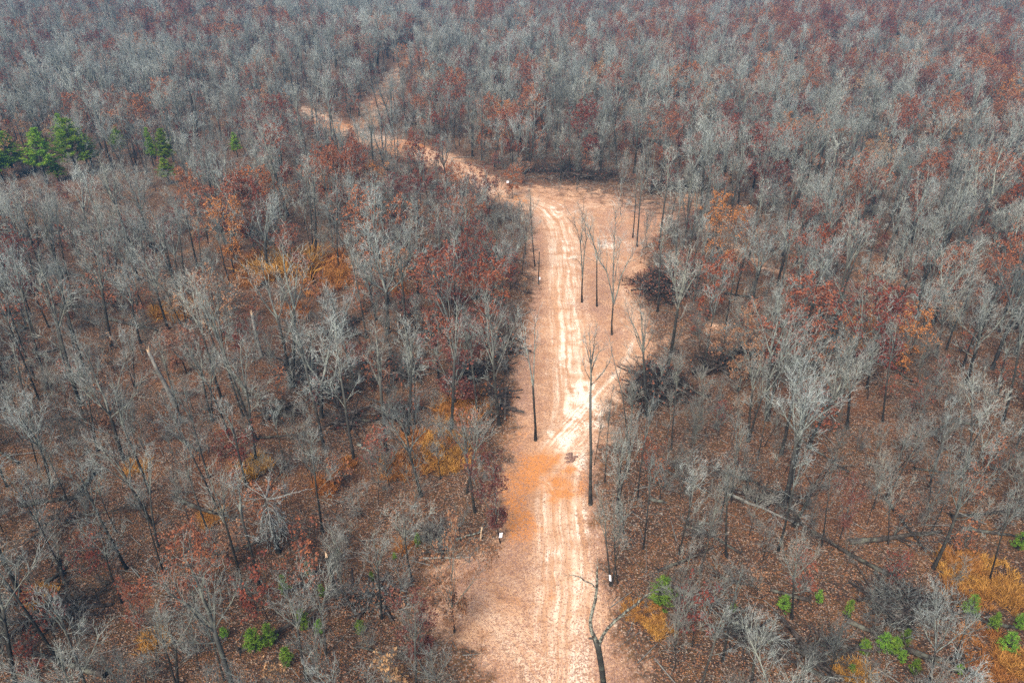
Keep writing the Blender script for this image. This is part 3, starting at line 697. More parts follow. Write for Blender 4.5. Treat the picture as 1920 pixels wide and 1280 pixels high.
# ------------------------------------------------------------------ trees placed from the photograph
placed = []
def hand(kind, i, bx, by, ty, label, tx=None, rz=None, wide=1.0):
    x, y = G(bx, by)
    h = height_at(x, y, ty)
    H = PROTO[kind][i][0]
    s = h / H
    til = 0
    if tx is not None:
        top = at_depth(tx, ty, y)
        til = math.atan2(top.x - x, h)
    e = put_tree(kind, i, x, y, rz if rz is not None else rng.uniform(0, 6.28), (s * wide, s * wide, s), (0, 0), label)
    if til:
        e.rotation_mode = 'QUATERNION'
        from mathutils import Quaternion
        e.rotation_quaternion = Quaternion((0, 1, 0), til) @ Quaternion((0, 0, 1), rz if rz is not None else rng.uniform(0, 6.28))
    placed.append((x, y))
    return e
HT = [
 # three lone trees and others standing in the clearing
 ('slender', 5, 1114, 872, 742, "short thin tree leaning right at the white patch's right side", 1141, 1.0, 0.5),
 ('slender', 2, 1003, 500, 350, "tall vase tree at the left verge above the small white sign", 990, 1.0, 0.75),
 ('slender', 5, 985, 478, 360, "thin tree left of the tall vase tree near the bend", 992, 1.0, 0.7),
 ('slender', 0, 1186, 446, 300, "dark-stemmed tree at back of the clearing, left of a close pair", None, 1.0, 0.8),
 ('slender', 2, 1194, 463, 285, "tall dark trunk at the clearing's right edge behind a thin pair", None, 2.0, 0.8),
 ('sapling', 2, 1200, 494, 400, "left one of two thin poles beside the upper heap", None, 1.0, 0.5),
 ('sapling', 4, 1207, 494, 395, "right one of two thin poles beside the upper heap", None, 1.5, 0.5),
 ('slender', 5, 1163, 403, 290, "close bare stem standing in front of the dark windrow, on the right", None, 1.5, 0.5),
 ('slender', 4, 1166, 388, 285, "dark stem just behind its neighbour at the windrow's right end", None, 2.5, 0.5),
 ('sapling', 2, 1108, 375, 350, "thin little pole standing alone between bend and windrow", None, 2.5, 0.4),
 ('sapling', 0, 1080, 372, 338, "little pole left of the one standing alone by the windrow", None, 1.5, 0.4),
 ('sapling', 4, 1049, 370, 335, "little bare pole right of the bend, under the windrow", None, 0.5, 0.4),
 ('sapling', 2, 1033, 365, 328, "left little pole under the windrow beyond the bend", None, 0.2, 0.4),
 ('slender', 0, 1233, 585, 400, "grey tree rising out of the upper heap's near side", None, 0.2, 1.0),
 ('slender', 1, 1290, 460, 345, "dark bare stem at the right tip of the clearing", 1283, 0.2, 0.8),
 ('broad', 3, 1250, 700, 470, "bare tree with fanned limbs behind the lower heap", 1275, 0.9, 0.9),
 ('broad', 1, 1212, 780, 560, "bare tree standing in the lower heap, thin limbs spreading over the clearing", 1190, 0.9, 0.8),
 ('slender', 3, 1145, 1098, 905, "dark tree carrying a white sign on the road's right side", None, 0.2, 0.8),
 ('slender', 5, 1158, 1095, 930, "thin dark tree directly right of the right-hand sign tree", 1150, 0.2, 0.7),
 ('broad', 6, 1157, 960, 770, "bushy lichen-grey tree right of the tall roadside tree", 1180, 1.2, 0.7),
 ('slender', 4, 1134, 905, 715, "slim stem just right of the tall roadside tree", 1142, 0.4, 0.6),
 ('slender', 5, 1170, 1000, 815, "slim tree between the bushy lichen-grey tree and the sign tree", 1160, 1.4, 0.7),
 ('slender', 1, 1196, 935, 745, "slim grey tree on the right bank level with the road's orange stain", 1202, 2.4, 0.7),
 ('slender', 2, 1206, 1030, 850, "slim dark tree on the right bank above the round young pine", None, 3.4, 0.7),
 ('slender', 0, 1178, 885, 715, "slim tree on the right bank below the lower heap", 1188, 4.4, 0.6),
 ('sapling', 4, 1211, 1160, 1075, "short black stub-like pole left of the round young pine", None, 1.2, 0.3),
 ('broad', 4, 1470, 952, 690, "large double-trunked bare tree on the right slope, crown fanning up", None, 1.2, 0.85),
 ('slender', 2, 1480, 945, 760, "dark trunk leaning right beside the large double-trunked tree", 1498, 1.2, 0.8),
 ('slender', 0, 1312, 1072, 905, "dark leaning tree forming the left leg of a V on the right", 1352, 1.2, 0.7),
 ('slender', 1, 1362, 1044, 850, "upright tree forming the right leg of a V on the right", 1352, 1.2, 0.95),
 ('slender', 4, 1272, 1040, 880, "dark slender trunk between the road's sign tree and the V trees", None, 1.2, 0.95),
 ('slender', 5, 1290, 985, 850, "small-crowned dark tree beyond the log, right of the road", None, 1.2, 0.95),
 ('slender', 4, 1540, 1025, 860, "tree with rusty trunk foot at the left end of the long log", 1550, 1.2, 0.8),
 ('slender', 5, 1665, 1020, 880, "slim dark tree rising behind the long right-hand log", 1680, 1.2, 0.8),
 ('broad', 0, 1750, 1065, 840, "pale many-limbed tree over the long right-hand log", None, 1.2, 0.8),
 ('slender', 2, 1855, 1090, 915, "dark tree with bent white top left of the orange grass", 1905, 1.2, 0.7),
 ('broad', 2, 1485, 1160, 990, "small pale bushy-crowned tree above the lower right fallen limbs", 1500, 1.2, 0.6),
 ('broad', 5, 1740, 1290, 1110, "crooked tree with greenish trunk among the lower right young pines", 1770, 1.2, 0.55),
 ('slender', 3, 1555, 1270, 1140, "forked thin tree at the bottom edge, right of the fallen limbs", 1580, 1.2, 0.7),
 ('broad', 7, 1785, 1240, 1130, "low multi-stemmed pale tree left of the lower right corner", None, 1.2, 0.5),
 ('slender', 0, 161, 790, 600, "dark leaning trunk on the leafy slope near the left edge", 100, 1.2, 0.8),
 ('broad', 5, 232, 862, 650, "dark lichen-patched tree leaning left on the leafy slope", 140, 1.2, 0.8),
 ('slender', 2, 65, 808, 640, "thick dark trunk close to the left edge", 15, 1.2, 0.9),
 ('slender', 1, 455, 1100, 850, "tall dark stem left of the weeping snag", 395, 1.2, 0.9),
 ('slender', 0, 487, 1098, 870, "dark stem between its tall neighbour and the weeping snag", 440, 1.2, 0.9),
 ('broad', 2, 288, 985, 800, "bare tree with arching trunk bending far left", 190, 1.2, 0.7),
 ('slender', 3, 83, 1000, 850, "dark crossed stems beside the left-hand log", 20, 1.2, 0.7),
 ('slender', 5, 229, 1130, 960, "thin tree with whitish crown at lower left", 180, 1.2, 0.95),
 ('broad', 7, 420, 1275, 1120, "pale dense-crowned tree at the bottom edge on the left", 380, 1.2, 0.5),
 ('broad', 4, 575, 1275, 1090, "pale bare tree among young pines at the bottom left", 530, 1.2, 0.7),
 ('broad', 0, 612, 1225, 1060, "white-branched tree beside the bright green young pine", 595, 1.2, 0.7),
 ('slender', 1, 716, 1160, 975, "greyish tree with upright twigs left of the clearing's lobe", 700, 1.2, 1.0),
 ('broad', 3, 780, 1290, 1140, "wide twiggy tree at the bottom edge left of the dirt", None, 1.2, 0.8),
 ('slender', 2, 352, 548, 380, "dark straight stem on the reddish open slope, right of a pair", 325, 1.2, 0.9),
 ('slender', 0, 330, 545, 385, "dark stem at the centre of the reddish open slope", 300, 1.2, 0.9),
 ('slender', 1, 282, 545, 390, "dark stem at the left of the reddish open slope's row", 255, 1.2, 0.9),
 ('slender', 4, 383, 540, 390, "dark stem at the right of the reddish open slope's row", 360, 1.2, 0.9),
 ('broad', 1, 210, 655, 450, "large dark tree at the end of the long left-hand log", 160, 1.2, 0.9),
 ('broad', 6, 1165, 690, 0, None, None, 0, 0) if False else ('broad', 1, 1548, 545, 330, "stout forked black trunk on the side track's near edge", 1560, 1.2, 0.9),
 ('broad', 0, 1455, 380, 235, "stout dark trunk in the far right wood", None, 1.2, 0.9),
 ('slender', 2, 1655, 790, 600, "dark leaning trunk left below the crimson tree", 1680, 1.2, 0.9),
 ('slender', 0, 1880, 790, 560, "long black trunk leaning right near the right edge", 1925, 1.2, 0.9),
 ('broad', 3, 890, 960, 780, "dark leaning trunk with wide crown left of the orange soil", 850, 1.2, 0.8),
 ('broad', 4, 875, 925, 770, "pale upright bushy tree at the road's left edge above the sign", 905, 1.2, 0.75),
 ('broad', 2, 790, 930, 740, "crooked pale tree over the orange grass patch", 750, 1.2, 0.8),
 ('slender', 3, 628, 255, 190, "left of two dark stems on the far end of the road", 622, 1.2, 0.7),
 ('slender', 1, 600, 250, 190, "right-leaning dark stem on the far end of the road", 590, 1.2, 0.7),
 ('slender', 1, 768, 300, 225, "dark stem in front of the orange far stretch of road", 757, 1.2, 0.8),
 ('broad', 7, 675, 285, 215, "dark open-branched tree before the orange far stretch of road", None, 1.2, 0.8),
 # trees that keep red leaves
 ('red', 1, 938, 1018, 868, "tree carrying a white sign and crimson leaves at the road's left edge", 915, 1.2, 0.6),
 ('red', 0, 375, 1167, 1005, "airy red-leaved tree in the lower left wood", 335, 1.2, 0.8),
 ('red', 2, 262, 1195, 1095, "rusty-leaved tree left below the airy red tree", 245, 1.2, 0.8),
 ('red', 3, 852, 1185, 1010, "pale-trunked tree with brown leaves round its foot in the clearing's lobe", 848, 1.2, 0.6),
 ('red', 4, 1692, 700, 590, "wide crimson tree on the right slope", 1720, 1.2, 1.1),
 ('red', 0, 1668, 680, 622, "small vivid orange tree touching the wide crimson tree", None, 1.2, 0.7),
 ('red', 1, 908, 400, 335, "crimson tree left of the bend", None, 1.2, 0.9),
 ('red', 4, 960, 372, 318, "spreading dull red tree over the bend's left side", None, 1.2, 1.4),
 ('red', 2, 866, 418, 370, "low red tree at left of the bend, in front", None, 1.2, 1.3),
 ('red', 3, 1225, 268, 205, "round brown-leaved tree beyond the clearing", None, 1.2, 1.2),
 ('red', 2, 1300, 88, 28, "bright orange round tree near the top edge, right of centre", None, 1.2, 1.0),
 ('red', 0, 1765, 68, 18, "large orange tree near the top right", None, 1.2, 1.2),
 ('red', 0, 533, 72, 36, "round orange tree near the top left", None, 1.2, 1.0),
 ('red', 4, 765, 55, 14, "orange-red tree at the top edge, left of centre", None, 1.2, 1.0),
 ('red', 4, 540, 500, 440, "dark crimson tree above the orange grass clumps", None, 1.2, 1.3),
 ('red', 1, 790, 1250, 1130, "rust-leaved tree at the bottom of the clearing's left side", None, 1.2, 0.8),
 ('red', 3, 975, 345, 300, "brownish tree just beyond the bend", None, 1.2, 1.0),
 ('red', 1, 1575, 1010, 900, "thin rusty tree standing left of the long log", None, 1.2, 0.6),
]
for (k, i, bx, by, ty, lab, tx, rz, wd) in HT:
    hand(k, i, bx, by, ty, lab, tx, rz, wd)
PINES = [
 (0, 147, 332, 243, 1.0, "largest dark green pine, its limbs layered, in the upper left group"),
 (2, 128, 300, 231, 0.8, "narrow tall pine behind the largest pine"),
 (1, 28, 332, 265, 1.35, "broad pine nearest the left edge"),
 (0, 5, 338, 285, 1.2, "pine cut by the left edge"),
 (1, 88, 345, 262, 1.0, "mid-green pine between the left-edge pines and the largest pine"),
 (2, 68, 322, 290, 1.5, "low yellow-green pine in front of the left pines"),
 (1, 176, 318, 262, 0.9, "light green pine just right of the largest pine"),
 (0, 228, 296, 249, 0.75, "small dark pine alone between the two pine groups"),
 (2, 288, 312, 254, 0.7, "thin yellowish pine of the right-hand pair"),
 (1, 312, 318, 257, 0.95, "rounded bright pine of the right-hand pair"),
 (1, 318, 345, 305, 1.3, "low dark pine bush under the right-hand pair"),
 (1, 446, 296, 257, 0.8, "lone bright green pine right of all the others"),
 (0, 110, 340, 312, 1.5, "low spreading pine at the largest pine's foot"),
 (2, 1645, 32, 10, 1.0, "tiny green pine at the top right"),
 (1, 10, 268, 245, 1.2, "small pine rising above the left-edge pines"),
]
for i, bx, by, ty, wd, lab in PINES: hand('pine', i, bx, by, by - (by - ty) * 1.25, lab, None, None, wd * 1.5)
YP = [
 (0, 1238, 1138, 1080, 1.15, "round bushy young pine at the fallen trunk, right of the road"), (0, 570, 1180, 1142, 1, "bright lime young pine left of the clearing's lobe"),
 (1, 478, 1222, 1180, 1.2, "left one of two joined young pines at bottom left"), (0, 508, 1210, 1168, 1.0, "taller right one of two joined young pines at bottom left"),
 (1, 541, 1248, 1212, 1, "small young pine below the joined pair at bottom left"), (2, 604, 1118, 1095, 1.1, "tiny lime young pine beside the white-branched tree"),
 (2, 580, 1080, 1052, 1.1, "pale green young pine above the tiny lime one"), (2, 535, 1115, 1078, 1, "narrow dark green young pine at lower left"),
 (1, 677, 1188, 1162, 1.1, "lime young pine amid dead brown leaves"), (1, 422, 1196, 1176, 1.2, "small dark young pine farthest left of the lower left ones"),
 (2, 784, 1025, 998, 0.9, "tiny young pine beside the small orange tuft"), (2, 698, 1088, 1070, 1.1, "tiny young pine left of the clearing's lobe"), (2, 740, 1050, 1035, 1, "smallest young pine left above the clearing's lobe"),
 (0, 1468, 1145, 1115, 1.2, "grey-green young pine below the small bushy tree"), (0, 1533, 1130, 1105, 1, "bright young pine left of the big fallen crown"), (1, 1373, 1148, 1130, 1.1, "little young pine above the mossy log"),
 (2, 1586, 1160, 1122, .8, "faint tall young pine below the fallen crown"), (1, 1618, 1225, 1198, 1.2, "young pine left of the cluster beneath the fallen trunk"),
 (0, 1652, 1220, 1185, 1.1, "left pine of the cluster beneath the fallen trunk"), (1, 1672, 1228, 1195, 1.2, "middle pine of the cluster beneath the fallen trunk"), (0, 1694, 1208, 1178, .9, "yellowish upper right pine of the cluster beneath the fallen trunk"),
 (1, 1688, 1242, 1218, 1, "yellow-green lowest pine of the cluster beneath the fallen trunk"), (1, 1712, 1262, 1235, 1, "dark pine under the crooked greenish tree"), (0, 1815, 1152, 1114, 1.1, "bright bushy young pine in front of the orange grass"),
 (2, 1857, 1182, 1148, 1.1, "upright young pine right of the bushy one by orange grass"), (0, 1908, 1178, 1150, 1.2, "young pine at the right edge beside the dark log"), (0, 1885, 1222, 1185, 1.3, "wide feathery young pine near the lower right corner"),
 (0, 1908, 1030, 998, 1.3, "green young pine at the right edge above the orange grass"), (1, 1795, 1262, 1245, 1.2, "tiny young pine near the bottom right edge"), (1, 1595, 1262, 1245, 1.2, "tiny young pine at the bottom edge below the cluster"),
 (1, 635, 1045, 1028, 1, "tiny dark young pine right of the pale green one"), (2, 600, 1190, 1160, 1, "greyish young pine right of the bright lime one")]
for i, bx, by, ty, wd, lab in YP: hand('ypine', i, bx, by, ty + (by - ty) * .08, lab, None, None, wd * .95)

# --- foreground snag with a forked, lichen-spotted trunk
def photo_tube(mb, pix, rads, y0, k=7, mi=0, dy=0.0, tip=True, o=None):
    pts = [at_depth(px, py, y0) + Vector((0, dy * i, 0)) - o for i, (px, py) in enumerate(pix)]
    mb.tube(pts, rads, k, mi, tip)
    return pts
x0, y0 = G(1136, 1345)
o = Vector((x0, y0, float(terrain(x0, y0))))
e = empty('forked_tree', x0, y0); e.location = o
tag(e, "forked tree with lichen-spotted dark trunk at the bottom edge of the road", "forked tree", None); placed.append((x0, y0))
mb = MB()
photo_tube(mb, [(1136, 1358), (1134, 1300), (1128, 1250), (1122, 1215), (1119, 1203)], [.34, .27, .25, .25, .24], y0, 10, o=o, tip=False)
photo_tube(mb, [(1120, 1212), (1113, 1196), (1104, 1196)], [.20, .12, .08], y0, 7, o=o, tip=False)
link('trunk', mb.mesh('trunk', [M['trunk_bark']]), e)
mb = MB(); tips = []
a1 = photo_tube(mb, [(1120, 1206), (1109, 1183), (1107, 1168), (1112, 1150), (1117, 1135), (1121, 1110), (1121, 1085), (1124, 1070)], [.20, .16, .14, .13, .12, .10, .08, .05], y0, 7, dy=0.12, o=o)
a2 = photo_tube(mb, [(1122, 1210), (1130, 1188), (1140, 1170), (1155, 1152), (1172, 1134), (1190, 1118), (1208, 1098), (1225, 1084), (1245, 1076)], [.17, .13, .12, .12, .11, .10, .08, .05, .03], y0, 7, dy=-0.15, o=o)
a3 = photo_tube(mb, [(1117, 1103), (1110, 1094), (1095, 1088), (1088, 1081), (1072, 1077), (1064, 1079)], [.06, .05, .05, .04, .03, .02], y0, 5, o=o)
rg = random.Random(5)
twigs(rg, mb, a1, 0.8, 12, 2, 0.02, 0.018, tips, 0.4); twigs(rg, mb, a2, 0.9, 16, 3, 0.02, 0.016, tips, 0.4); twigs(rg, mb, a3, 0.5, 6, 1, 0.0, 0.014, tips, 0.3)
link('limbs', mb.mesh('limbs', [M['lichen_bark'], M['limb_bark']]), e)

def photo_tree(name, label, cat, base, trunk, limbs, seed, dens=1.0, tw=0.014):
    x, y = G(*base); o = Vector((x, y, float(terrain(x, y)))); e = empty(name, x, y); e.location = o; tag(e, label, cat)
    placed.append((x, y)); rg = random.Random(seed)
    (tp_, tr_) = trunk
    tp_ = [(base[0], base[1] + 4)] + tp_; mb = MB()
    tr_ = [q * .64 for q in tr_]
    pts = photo_tube(mb, tp_, [tr_[0] * 1.6] + tr_, y, 8, o=o, tip=False); link('trunk', mb.mesh('trunk', [M['trunk_bark']]), e)
    mb = MB(); tips = []
    for (pix, r) in limbs:
        n = len(pix); rads = [r * (1 - .8 * i / (n - 1)) for i in range(n)]
        q = photo_tube(mb, pix, rads, y, 6, dy=rg.uniform(-.5, .5), o=o)
        L = sum((q[i + 1] - q[i]).length for i in range(n - 1))
        for k in range(int(L * .9 * dens)):
            p, d, _ = along(q, min(.3 + .7 * (k + rg.random()) / max(int(L * .9 * dens), 1), .99)); l2 = L * rg.uniform(.14, .3)
            q2, r2 = grow(rg, p, side(rg, d, R(rg.uniform(18, 42))), l2, r * .28, .012, 4, .1, .14); mb.tube(q2, r2, 4)
            twigs(rg, mb, q2, .3 * l2 + .3, max(3, int(l2 * 2)), 2, .1, tw, tips)
        twigs(rg, mb, q, .9, 6, 2, .1, tw, tips, .7)
    link('crown', mb.mesh('crown', [M['limb_bark'], M['twig_bark']]), e)
photo_tree('twin_stemmed_tree', "twin-stemmed bare tree, leftmost of the three lone trees beside the road", "bare tree", (1091, 567), ([(1091, 545), (1092, 520)], [.20, .18, .17]),
  [([(1092, 522), (1090, 480), (1088, 455), (1082, 430), (1070, 400)], .13), ([(1092, 522), (1095, 480), (1099, 450), (1097, 415), (1094, 392)], .12), ([(1090, 498), (1084, 488), (1077, 483)], .07), ([(1088, 455), (1092, 430), (1093, 400)], .09), ([(1097, 455), (1104, 440), (1108, 425)], .06)], 41)
photo_tree('slim_tree', "straight thin bare tree in the middle of the three lone trees", "bare tree", (1119, 575), ([(1119, 540), (1119, 500), (1119, 485)], [.17, .15, .14, .13]),
  [([(1119, 487), (1115, 465), (1110, 445), (1100, 425), (1092, 405)], .11), ([(1119, 487), (1123, 465), (1124, 448)], .08), ([(1112, 450), (1112, 430), (1108, 405)], .07), ([(1119, 492), (1126, 475), (1130, 455)], .05)], 42)
photo_tree('vase_shaped_tree', "vase-shaped bare tree with three forked stems, nearest of the three lone trees", "bare tree", (1147, 628), ([(1147, 605), (1149, 580), (1150, 565)], [.20, .19, .18, .18]),
  [([(1149, 568), (1146, 545), (1140, 520), (1135, 500), (1122, 480), (1114, 455), (1104, 430), (1098, 410)], .13), ([(1150, 566), (1149, 520), (1150, 470), (1152, 420), (1152, 392)], .14), ([(1151, 570), (1158, 545), (1163, 520), (1172, 497), (1184, 478), (1192, 460)], .12), ([(1152, 530), (1157, 500), (1163, 475), (1164, 450)], .07), ([(1137, 508), (1139, 480), (1136, 450)], .06)], 43, 1.1)
photo_tree('leaning_tree', "bare tree alone on the leafy left verge, forked low and tilting left", "bare tree", (1004, 826), ([(1004, 800), (1002, 770), (1000, 735), (999, 720)], [.24, .22, .20, .19, .18]),
  [([(999, 722), (995, 695), (990, 665), (984, 635), (980, 610)], .13), ([(1000, 725), (1001, 695), (1002, 660), (1003, 625), (1002, 600)], .11), ([(992, 672), (982, 650), (976, 632)], .05), ([(1002, 660), (1007, 640), (1008, 620)], .05)], 44)
photo_tree('tall_roadside_tree', "tall bare tree at the road's right edge below the white patch", "bare tree", (1107, 946), ([(1107, 900), (1108, 850), (1107, 800), (1107, 740)], [.27, .25, .23, .21, .19]),
  [([(1107, 742), (1108, 710), (1107, 680), (1106, 650), (1103, 620)], .13), ([(1108, 722), (1120, 710), (1132, 696), (1142, 680), (1146, 665)], .09), ([(1108, 700), (1114, 680), (1122, 662), (1134, 650)], .08), ([(1107, 690), (1112, 660), (1114, 630), (1118, 610)], .08), ([(1107, 680), (1100, 655), (1097, 630)], .07), ([(1107, 712), (1096, 690), (1092, 670)], .05)], 45)
photo_tree('forked_sapling', "thin bare tree leaning left beside the lower heap", "bare tree", (1180, 860), ([(1177, 820), (1172, 780), (1168, 745), (1160, 712)], [.13, .12, .11, .10, .09]),
  [([(1160, 714), (1155, 692), (1149, 668), (1146, 650)], .07), ([(1160, 716), (1152, 705), (1146, 695)], .04), ([(1160, 710), (1163, 690), (1162, 668)], .05)], 46, .8)

# --- signs on two trees and at the clearing's left edge
def sign(px, py, wd, ht, label, rz, base=None, tilt=0.0, stake=False):
    bx, by = base
    x, y = G(bx, by)
    c = at_depth(px, py, y - 0.22)
    e = bpy.data.objects.new('paper_sign', None); COL.objects.link(e); e.location = c; e.rotation_euler = (0.0, tilt, rz); e.empty_display_size = 0.3
    tag(e, label, "sign", "white paper signs on roadside trunks")
    for nm, t_, mm, dy in (('backing_board', 0.018, 'board', 0.012), ('sheet', 0.006, 'paper', -0.0035)):
        k = 1.0 if nm == 'sheet' else 0.94
        X_, Z_ = wd * k / 2, ht * k / 2
        v = [(-X_, dy - t_ / 2, -Z_), (X_, dy - t_ / 2, -Z_), (X_ * 0.97, dy - t_ / 2, Z_), (-X_, dy - t_ / 2, Z_), (-X_, dy + t_ / 2, -Z_), (X_, dy + t_ / 2, -Z_), (X_ * 0.97, dy + t_ / 2, Z_), (-X_, dy + t_ / 2, Z_)]
        me = bpy.data.meshes.new(nm); me.from_pydata(v, [], [(0, 1, 2, 3), (5, 4, 7, 6), (1, 5, 6, 2), (4, 0, 3, 7), (3, 2, 6, 7), (4, 5, 1, 0)]); me.materials.append(M[mm])
        link(nm, me, e)
    if stake:
        mb = MB(); mb.tube([Vector((0, .06, -(c.z - float(terrain(x, y)) + .2))), Vector((0, .06, -.3)), Vector((0, .06, ht * .4))], [.05, .045, .04], 6, 0, tip=False)
        link('stake', mb.mesh('stake', [M['log_bark']]), e)
    return e
sign(939, 1003, 0.38, 0.72, "white paper sign on the red-leaved tree left of the orange soil", R(15), (938, 1018), R(8))
sign(1144, 1083, 0.24, 0.80, "narrow white paper sign on the dark tree right of the road", R(-35), (1145, 1098), R(-6))
x_, y_ = G(1010, 533)
sign(1011, 522, 0.42, 0.60, "small white sign on a broken pole at the clearing's left edge", R(5), (1010, 533))
sign(952, 341, 0.6, 0.7, "tiny white sign far off among the red trees by the bend", R(0), (952, 346), stake=True)

def post(px, py, ty, r, label, cat='broken pole', name='broken_pole', mat='trunk_bark', tx=None, jag=True):
    x, y = G(px, py); h = height_at(x, y, ty)
    e = empty(name, x, y); tag(e, label, cat, "broken trunks left standing"); rg = random.Random(int(px * 7 + py))
    top = Vector((0 if tx is None else at_depth(tx, ty, y).x - x, 0.1, h))
    pts = [Vector((0, 0, -.4)), top * 0.33 + rdir(rg) * 0.06, top * 0.66 + rdir(rg) * 0.08, top]
    mb = MB(); mb.tube(pts, [r * 1.25, r, r * .85, r * .7], 8, 0, tip=False)
    link('trunk', mb.mesh('trunk', [M[mat]]), e)
    mb = MB()
    for k in range(5):
        a = 1.25 * k + rg.random(); c = top + Vector((math.cos(a), math.sin(a), 0)) * r * .4
        mb.tube([c - Vector((0, 0, .15)), c + Vector((rg.uniform(-.1, .1), 0, rg.uniform(.3, .9))) * (r * 4)], [r * .28, 0], 4)
    link('splintered_top', mb.mesh('splintered_top', [M['split']]), e)
    if h > 3:
        mb = MB(); tp = []
        for k in range(3):
            p, d, _ = along(pts, rg.uniform(.5, .95)); q, rd_ = grow(rg, p, side(rg, d, R(60)), rg.uniform(.8, 2.0), r * .3, .02, 4, .2, .05); mb.tube(q, rd_, 5)
            twigs(rg, mb, q, .5, 3, 2, .02, .014, tp)
        link('stub_limbs', mb.mesh('stub_limbs', [M[mat], M['limb_bark']]), e)
    placed.append((x, y)); return e
post(1010, 534, 472, 0.10, "thin broken pole with a white sign at the clearing's left edge")
post(330, 762, 660, 0.30, "thick pale topless trunk leaning left in the left wood", mat='snag_bark', tx=278)
post(490, 668, 590, 0.28, "pale broken trunk below the orange leaf patch", mat='snag_bark', tx=472)
post(900, 1012, 990, 0.09, "short split stump with fresh tan wood left of the sign tree", cat='split stump', name='split_stump', mat='split', tx=904)
post(632, 1120, 1045, 0.24, "dark broken trunk right of the pale young pine", tx=612)
post(1678, 625, 560, 0.13, "white dead stem standing above the small orange tree", mat='snag_bark', tx=1652)
post(470, 745, 690, 0.22, "mossy slanting trunk over the tangled hollow", mat='lichen_bark', tx=425)
post(925, 715, 655, 0.09, "curved whitish dead stem at the left verge", mat='snag_bark', tx=948)
# weeping snag
x, y = G(522, 1035); h = height_at(x, y, 925); e = empty('weeping_snag', x, y); tag(e, "broken tree whose pale branches hang down like a broom", "snag"); placed.append((x, y))
mb = MB(); mb.tube([Vector((0, 0, -.4)), Vector((-.1, 0, h * .5)), Vector((-.3, 0, h))], [.3, .22, .12], 8, 0); link('trunk', mb.mesh('trunk', [M['trunk_bark']]), e)
mb = MB(); tp = []; rg = random.Random(77)
for k in range(46):
    a = rg.uniform(0, 6.28); z = h * rg.uniform(.55, .95); p = Vector((-.1, 0, z))
    q, rd_ = grow(rg, p, Vector((math.cos(a), math.sin(a), .1)), rg.uniform(2, 4.5), .05, .015, 7, .10, -.6 if z < h * .88 else .05)
    mb.tube(q, rd_, 4, 0); twigs(rg, mb, q, .8, 6, 2, -.1, .016, tp)
link('hanging_branches', mb.mesh('hanging_branches', [M['snag_bark'], M['twig_bark']]), e)

# --- brush heaps
def make_brush(seed, rx, ry, h, n, leaves=0, pale=False):
    rg = random.Random(seed); mb = MB(); tp = []
    for i in range(n):
        a = rg.uniform(0, 6.28); q_ = math.sqrt(rg.random())
        lob = .72 + .28 * math.sin(3 * a + seed) + .15 * math.sin(5 * a + 2 * seed)
        x, y = rx * lob * q_ * math.cos(a), ry * lob * q_ * math.sin(a)
        top = h * (1 - q_ ** 2) ** .6 * (.7 + .45 * math.sin(x * 1.1 + seed) * math.cos(y * .9 + seed))
        z = rg.uniform(0, 1) * top
        d = Vector((rg.gauss(0, 1), rg.gauss(0, 1), rg.gauss(0.12, .4)))
        L = rg.uniform(1.0, 3.6); r = rg.choice((.02, .03, .04, .06, .10))
        q, rd_ = grow(rg, Vector((x, y, max(z, .1))), d, L, r, r * .3, 4, .16, 0)
        q = [Vector((v.x, v.y, max(v.z, .04))) for v in q]
        mb.tube(q, rd_, 4 if r < .05 else 6, 0 if r > .025 else 1)
        twigs(rg, mb, q, .8, 4, 2, .03, .014, tp)
    for i in range(n // 25 + 2):
        a = rg.uniform(0, 6.28); p = Vector((rg.uniform(-.5, .5) * rx, rg.uniform(-.5, .5) * ry, rg.uniform(.2, .5) * h))
        d = Vector((math.cos(a), math.sin(a), rg.uniform(-.1, .25))) * min(rx, 3.5); mb.tube([p - d, p, p + d], [.17, .15, .1], 7, 0, tip=False)
    core = MB()
    for i in range(leaves):
        a = rg.uniform(0, 6.28); q_ = math.sqrt(rg.random()); x, y = rx * q_ * math.cos(a), ry * q_ * math.sin(a)
        c = Vector((x, y, h * (1 - q_ ** 2) ** .6 * rg.uniform(.3, 1))); u = rdir(rg); core.card(c, u * .12, u.cross(rdir(rg)).normalized() * .1)
    return mb, core
def brush(px, py, rx, ry, h, n, label, leaves=0, lm='rust_leaves', name='brush_heap', cat='brush heap', b2='twig_bark'):
    x, y = G(px, py); e = empty(name, x, y); tag(e, label, cat, "heaps of pushed-up brush")
    mb, core = make_brush(int(px + py * 3), rx, ry, h, n, leaves)
    link('branches', mb.mesh('branches', [M['brush_bark'], M[b2]]), e)
    if leaves: link('dead_leaves', core.mesh('dead_leaves', [M[lm]], False), e)
    placed.append((x, y)); return e
brush(1243, 545, 7, 6.5, 4.6, 620, "big dark heap with red leaves right of the three lone trees", 1400, 'crimson_leaves', b2='brush_bark')
brush(1228, 735, 5.6, 6, 4.8, 620, "big dark-cored heap at the clearing's right edge, lower of two", 300, b2='brush_bark')
brush(1345, 690, 6, 4, 2.6, 240, "dark tangle of dead limbs on the slope right of the lower heap", 60, b2='brush_bark')
brush(1040, 322, 16, 4, 3.2, 300, "left half of the long dark windrow behind the clearing", 200, b2='brush_bark')
brush(1110, 335, 14, 4, 2.6, 280, "right half of the long dark windrow behind the clearing", 100, b2='brush_bark')
brush(1262, 355, 12, 7, 4.5, 380, "large grey heap beyond the clearing's right end", 60)
brush(938, 655, 4, 8, 2.8, 260, "long dark heap on the left verge, upper part", 200, b2='brush_bark')
brush(925, 755, 3.6, 5, 2.4, 220, "dark heap on the left verge across from the whitest patch", 160, b2='brush_bark')
brush(1420, 660, 5, 3, 1.8, 120, "low strip of dead limbs right of the slope tangle", b2='brush_bark')
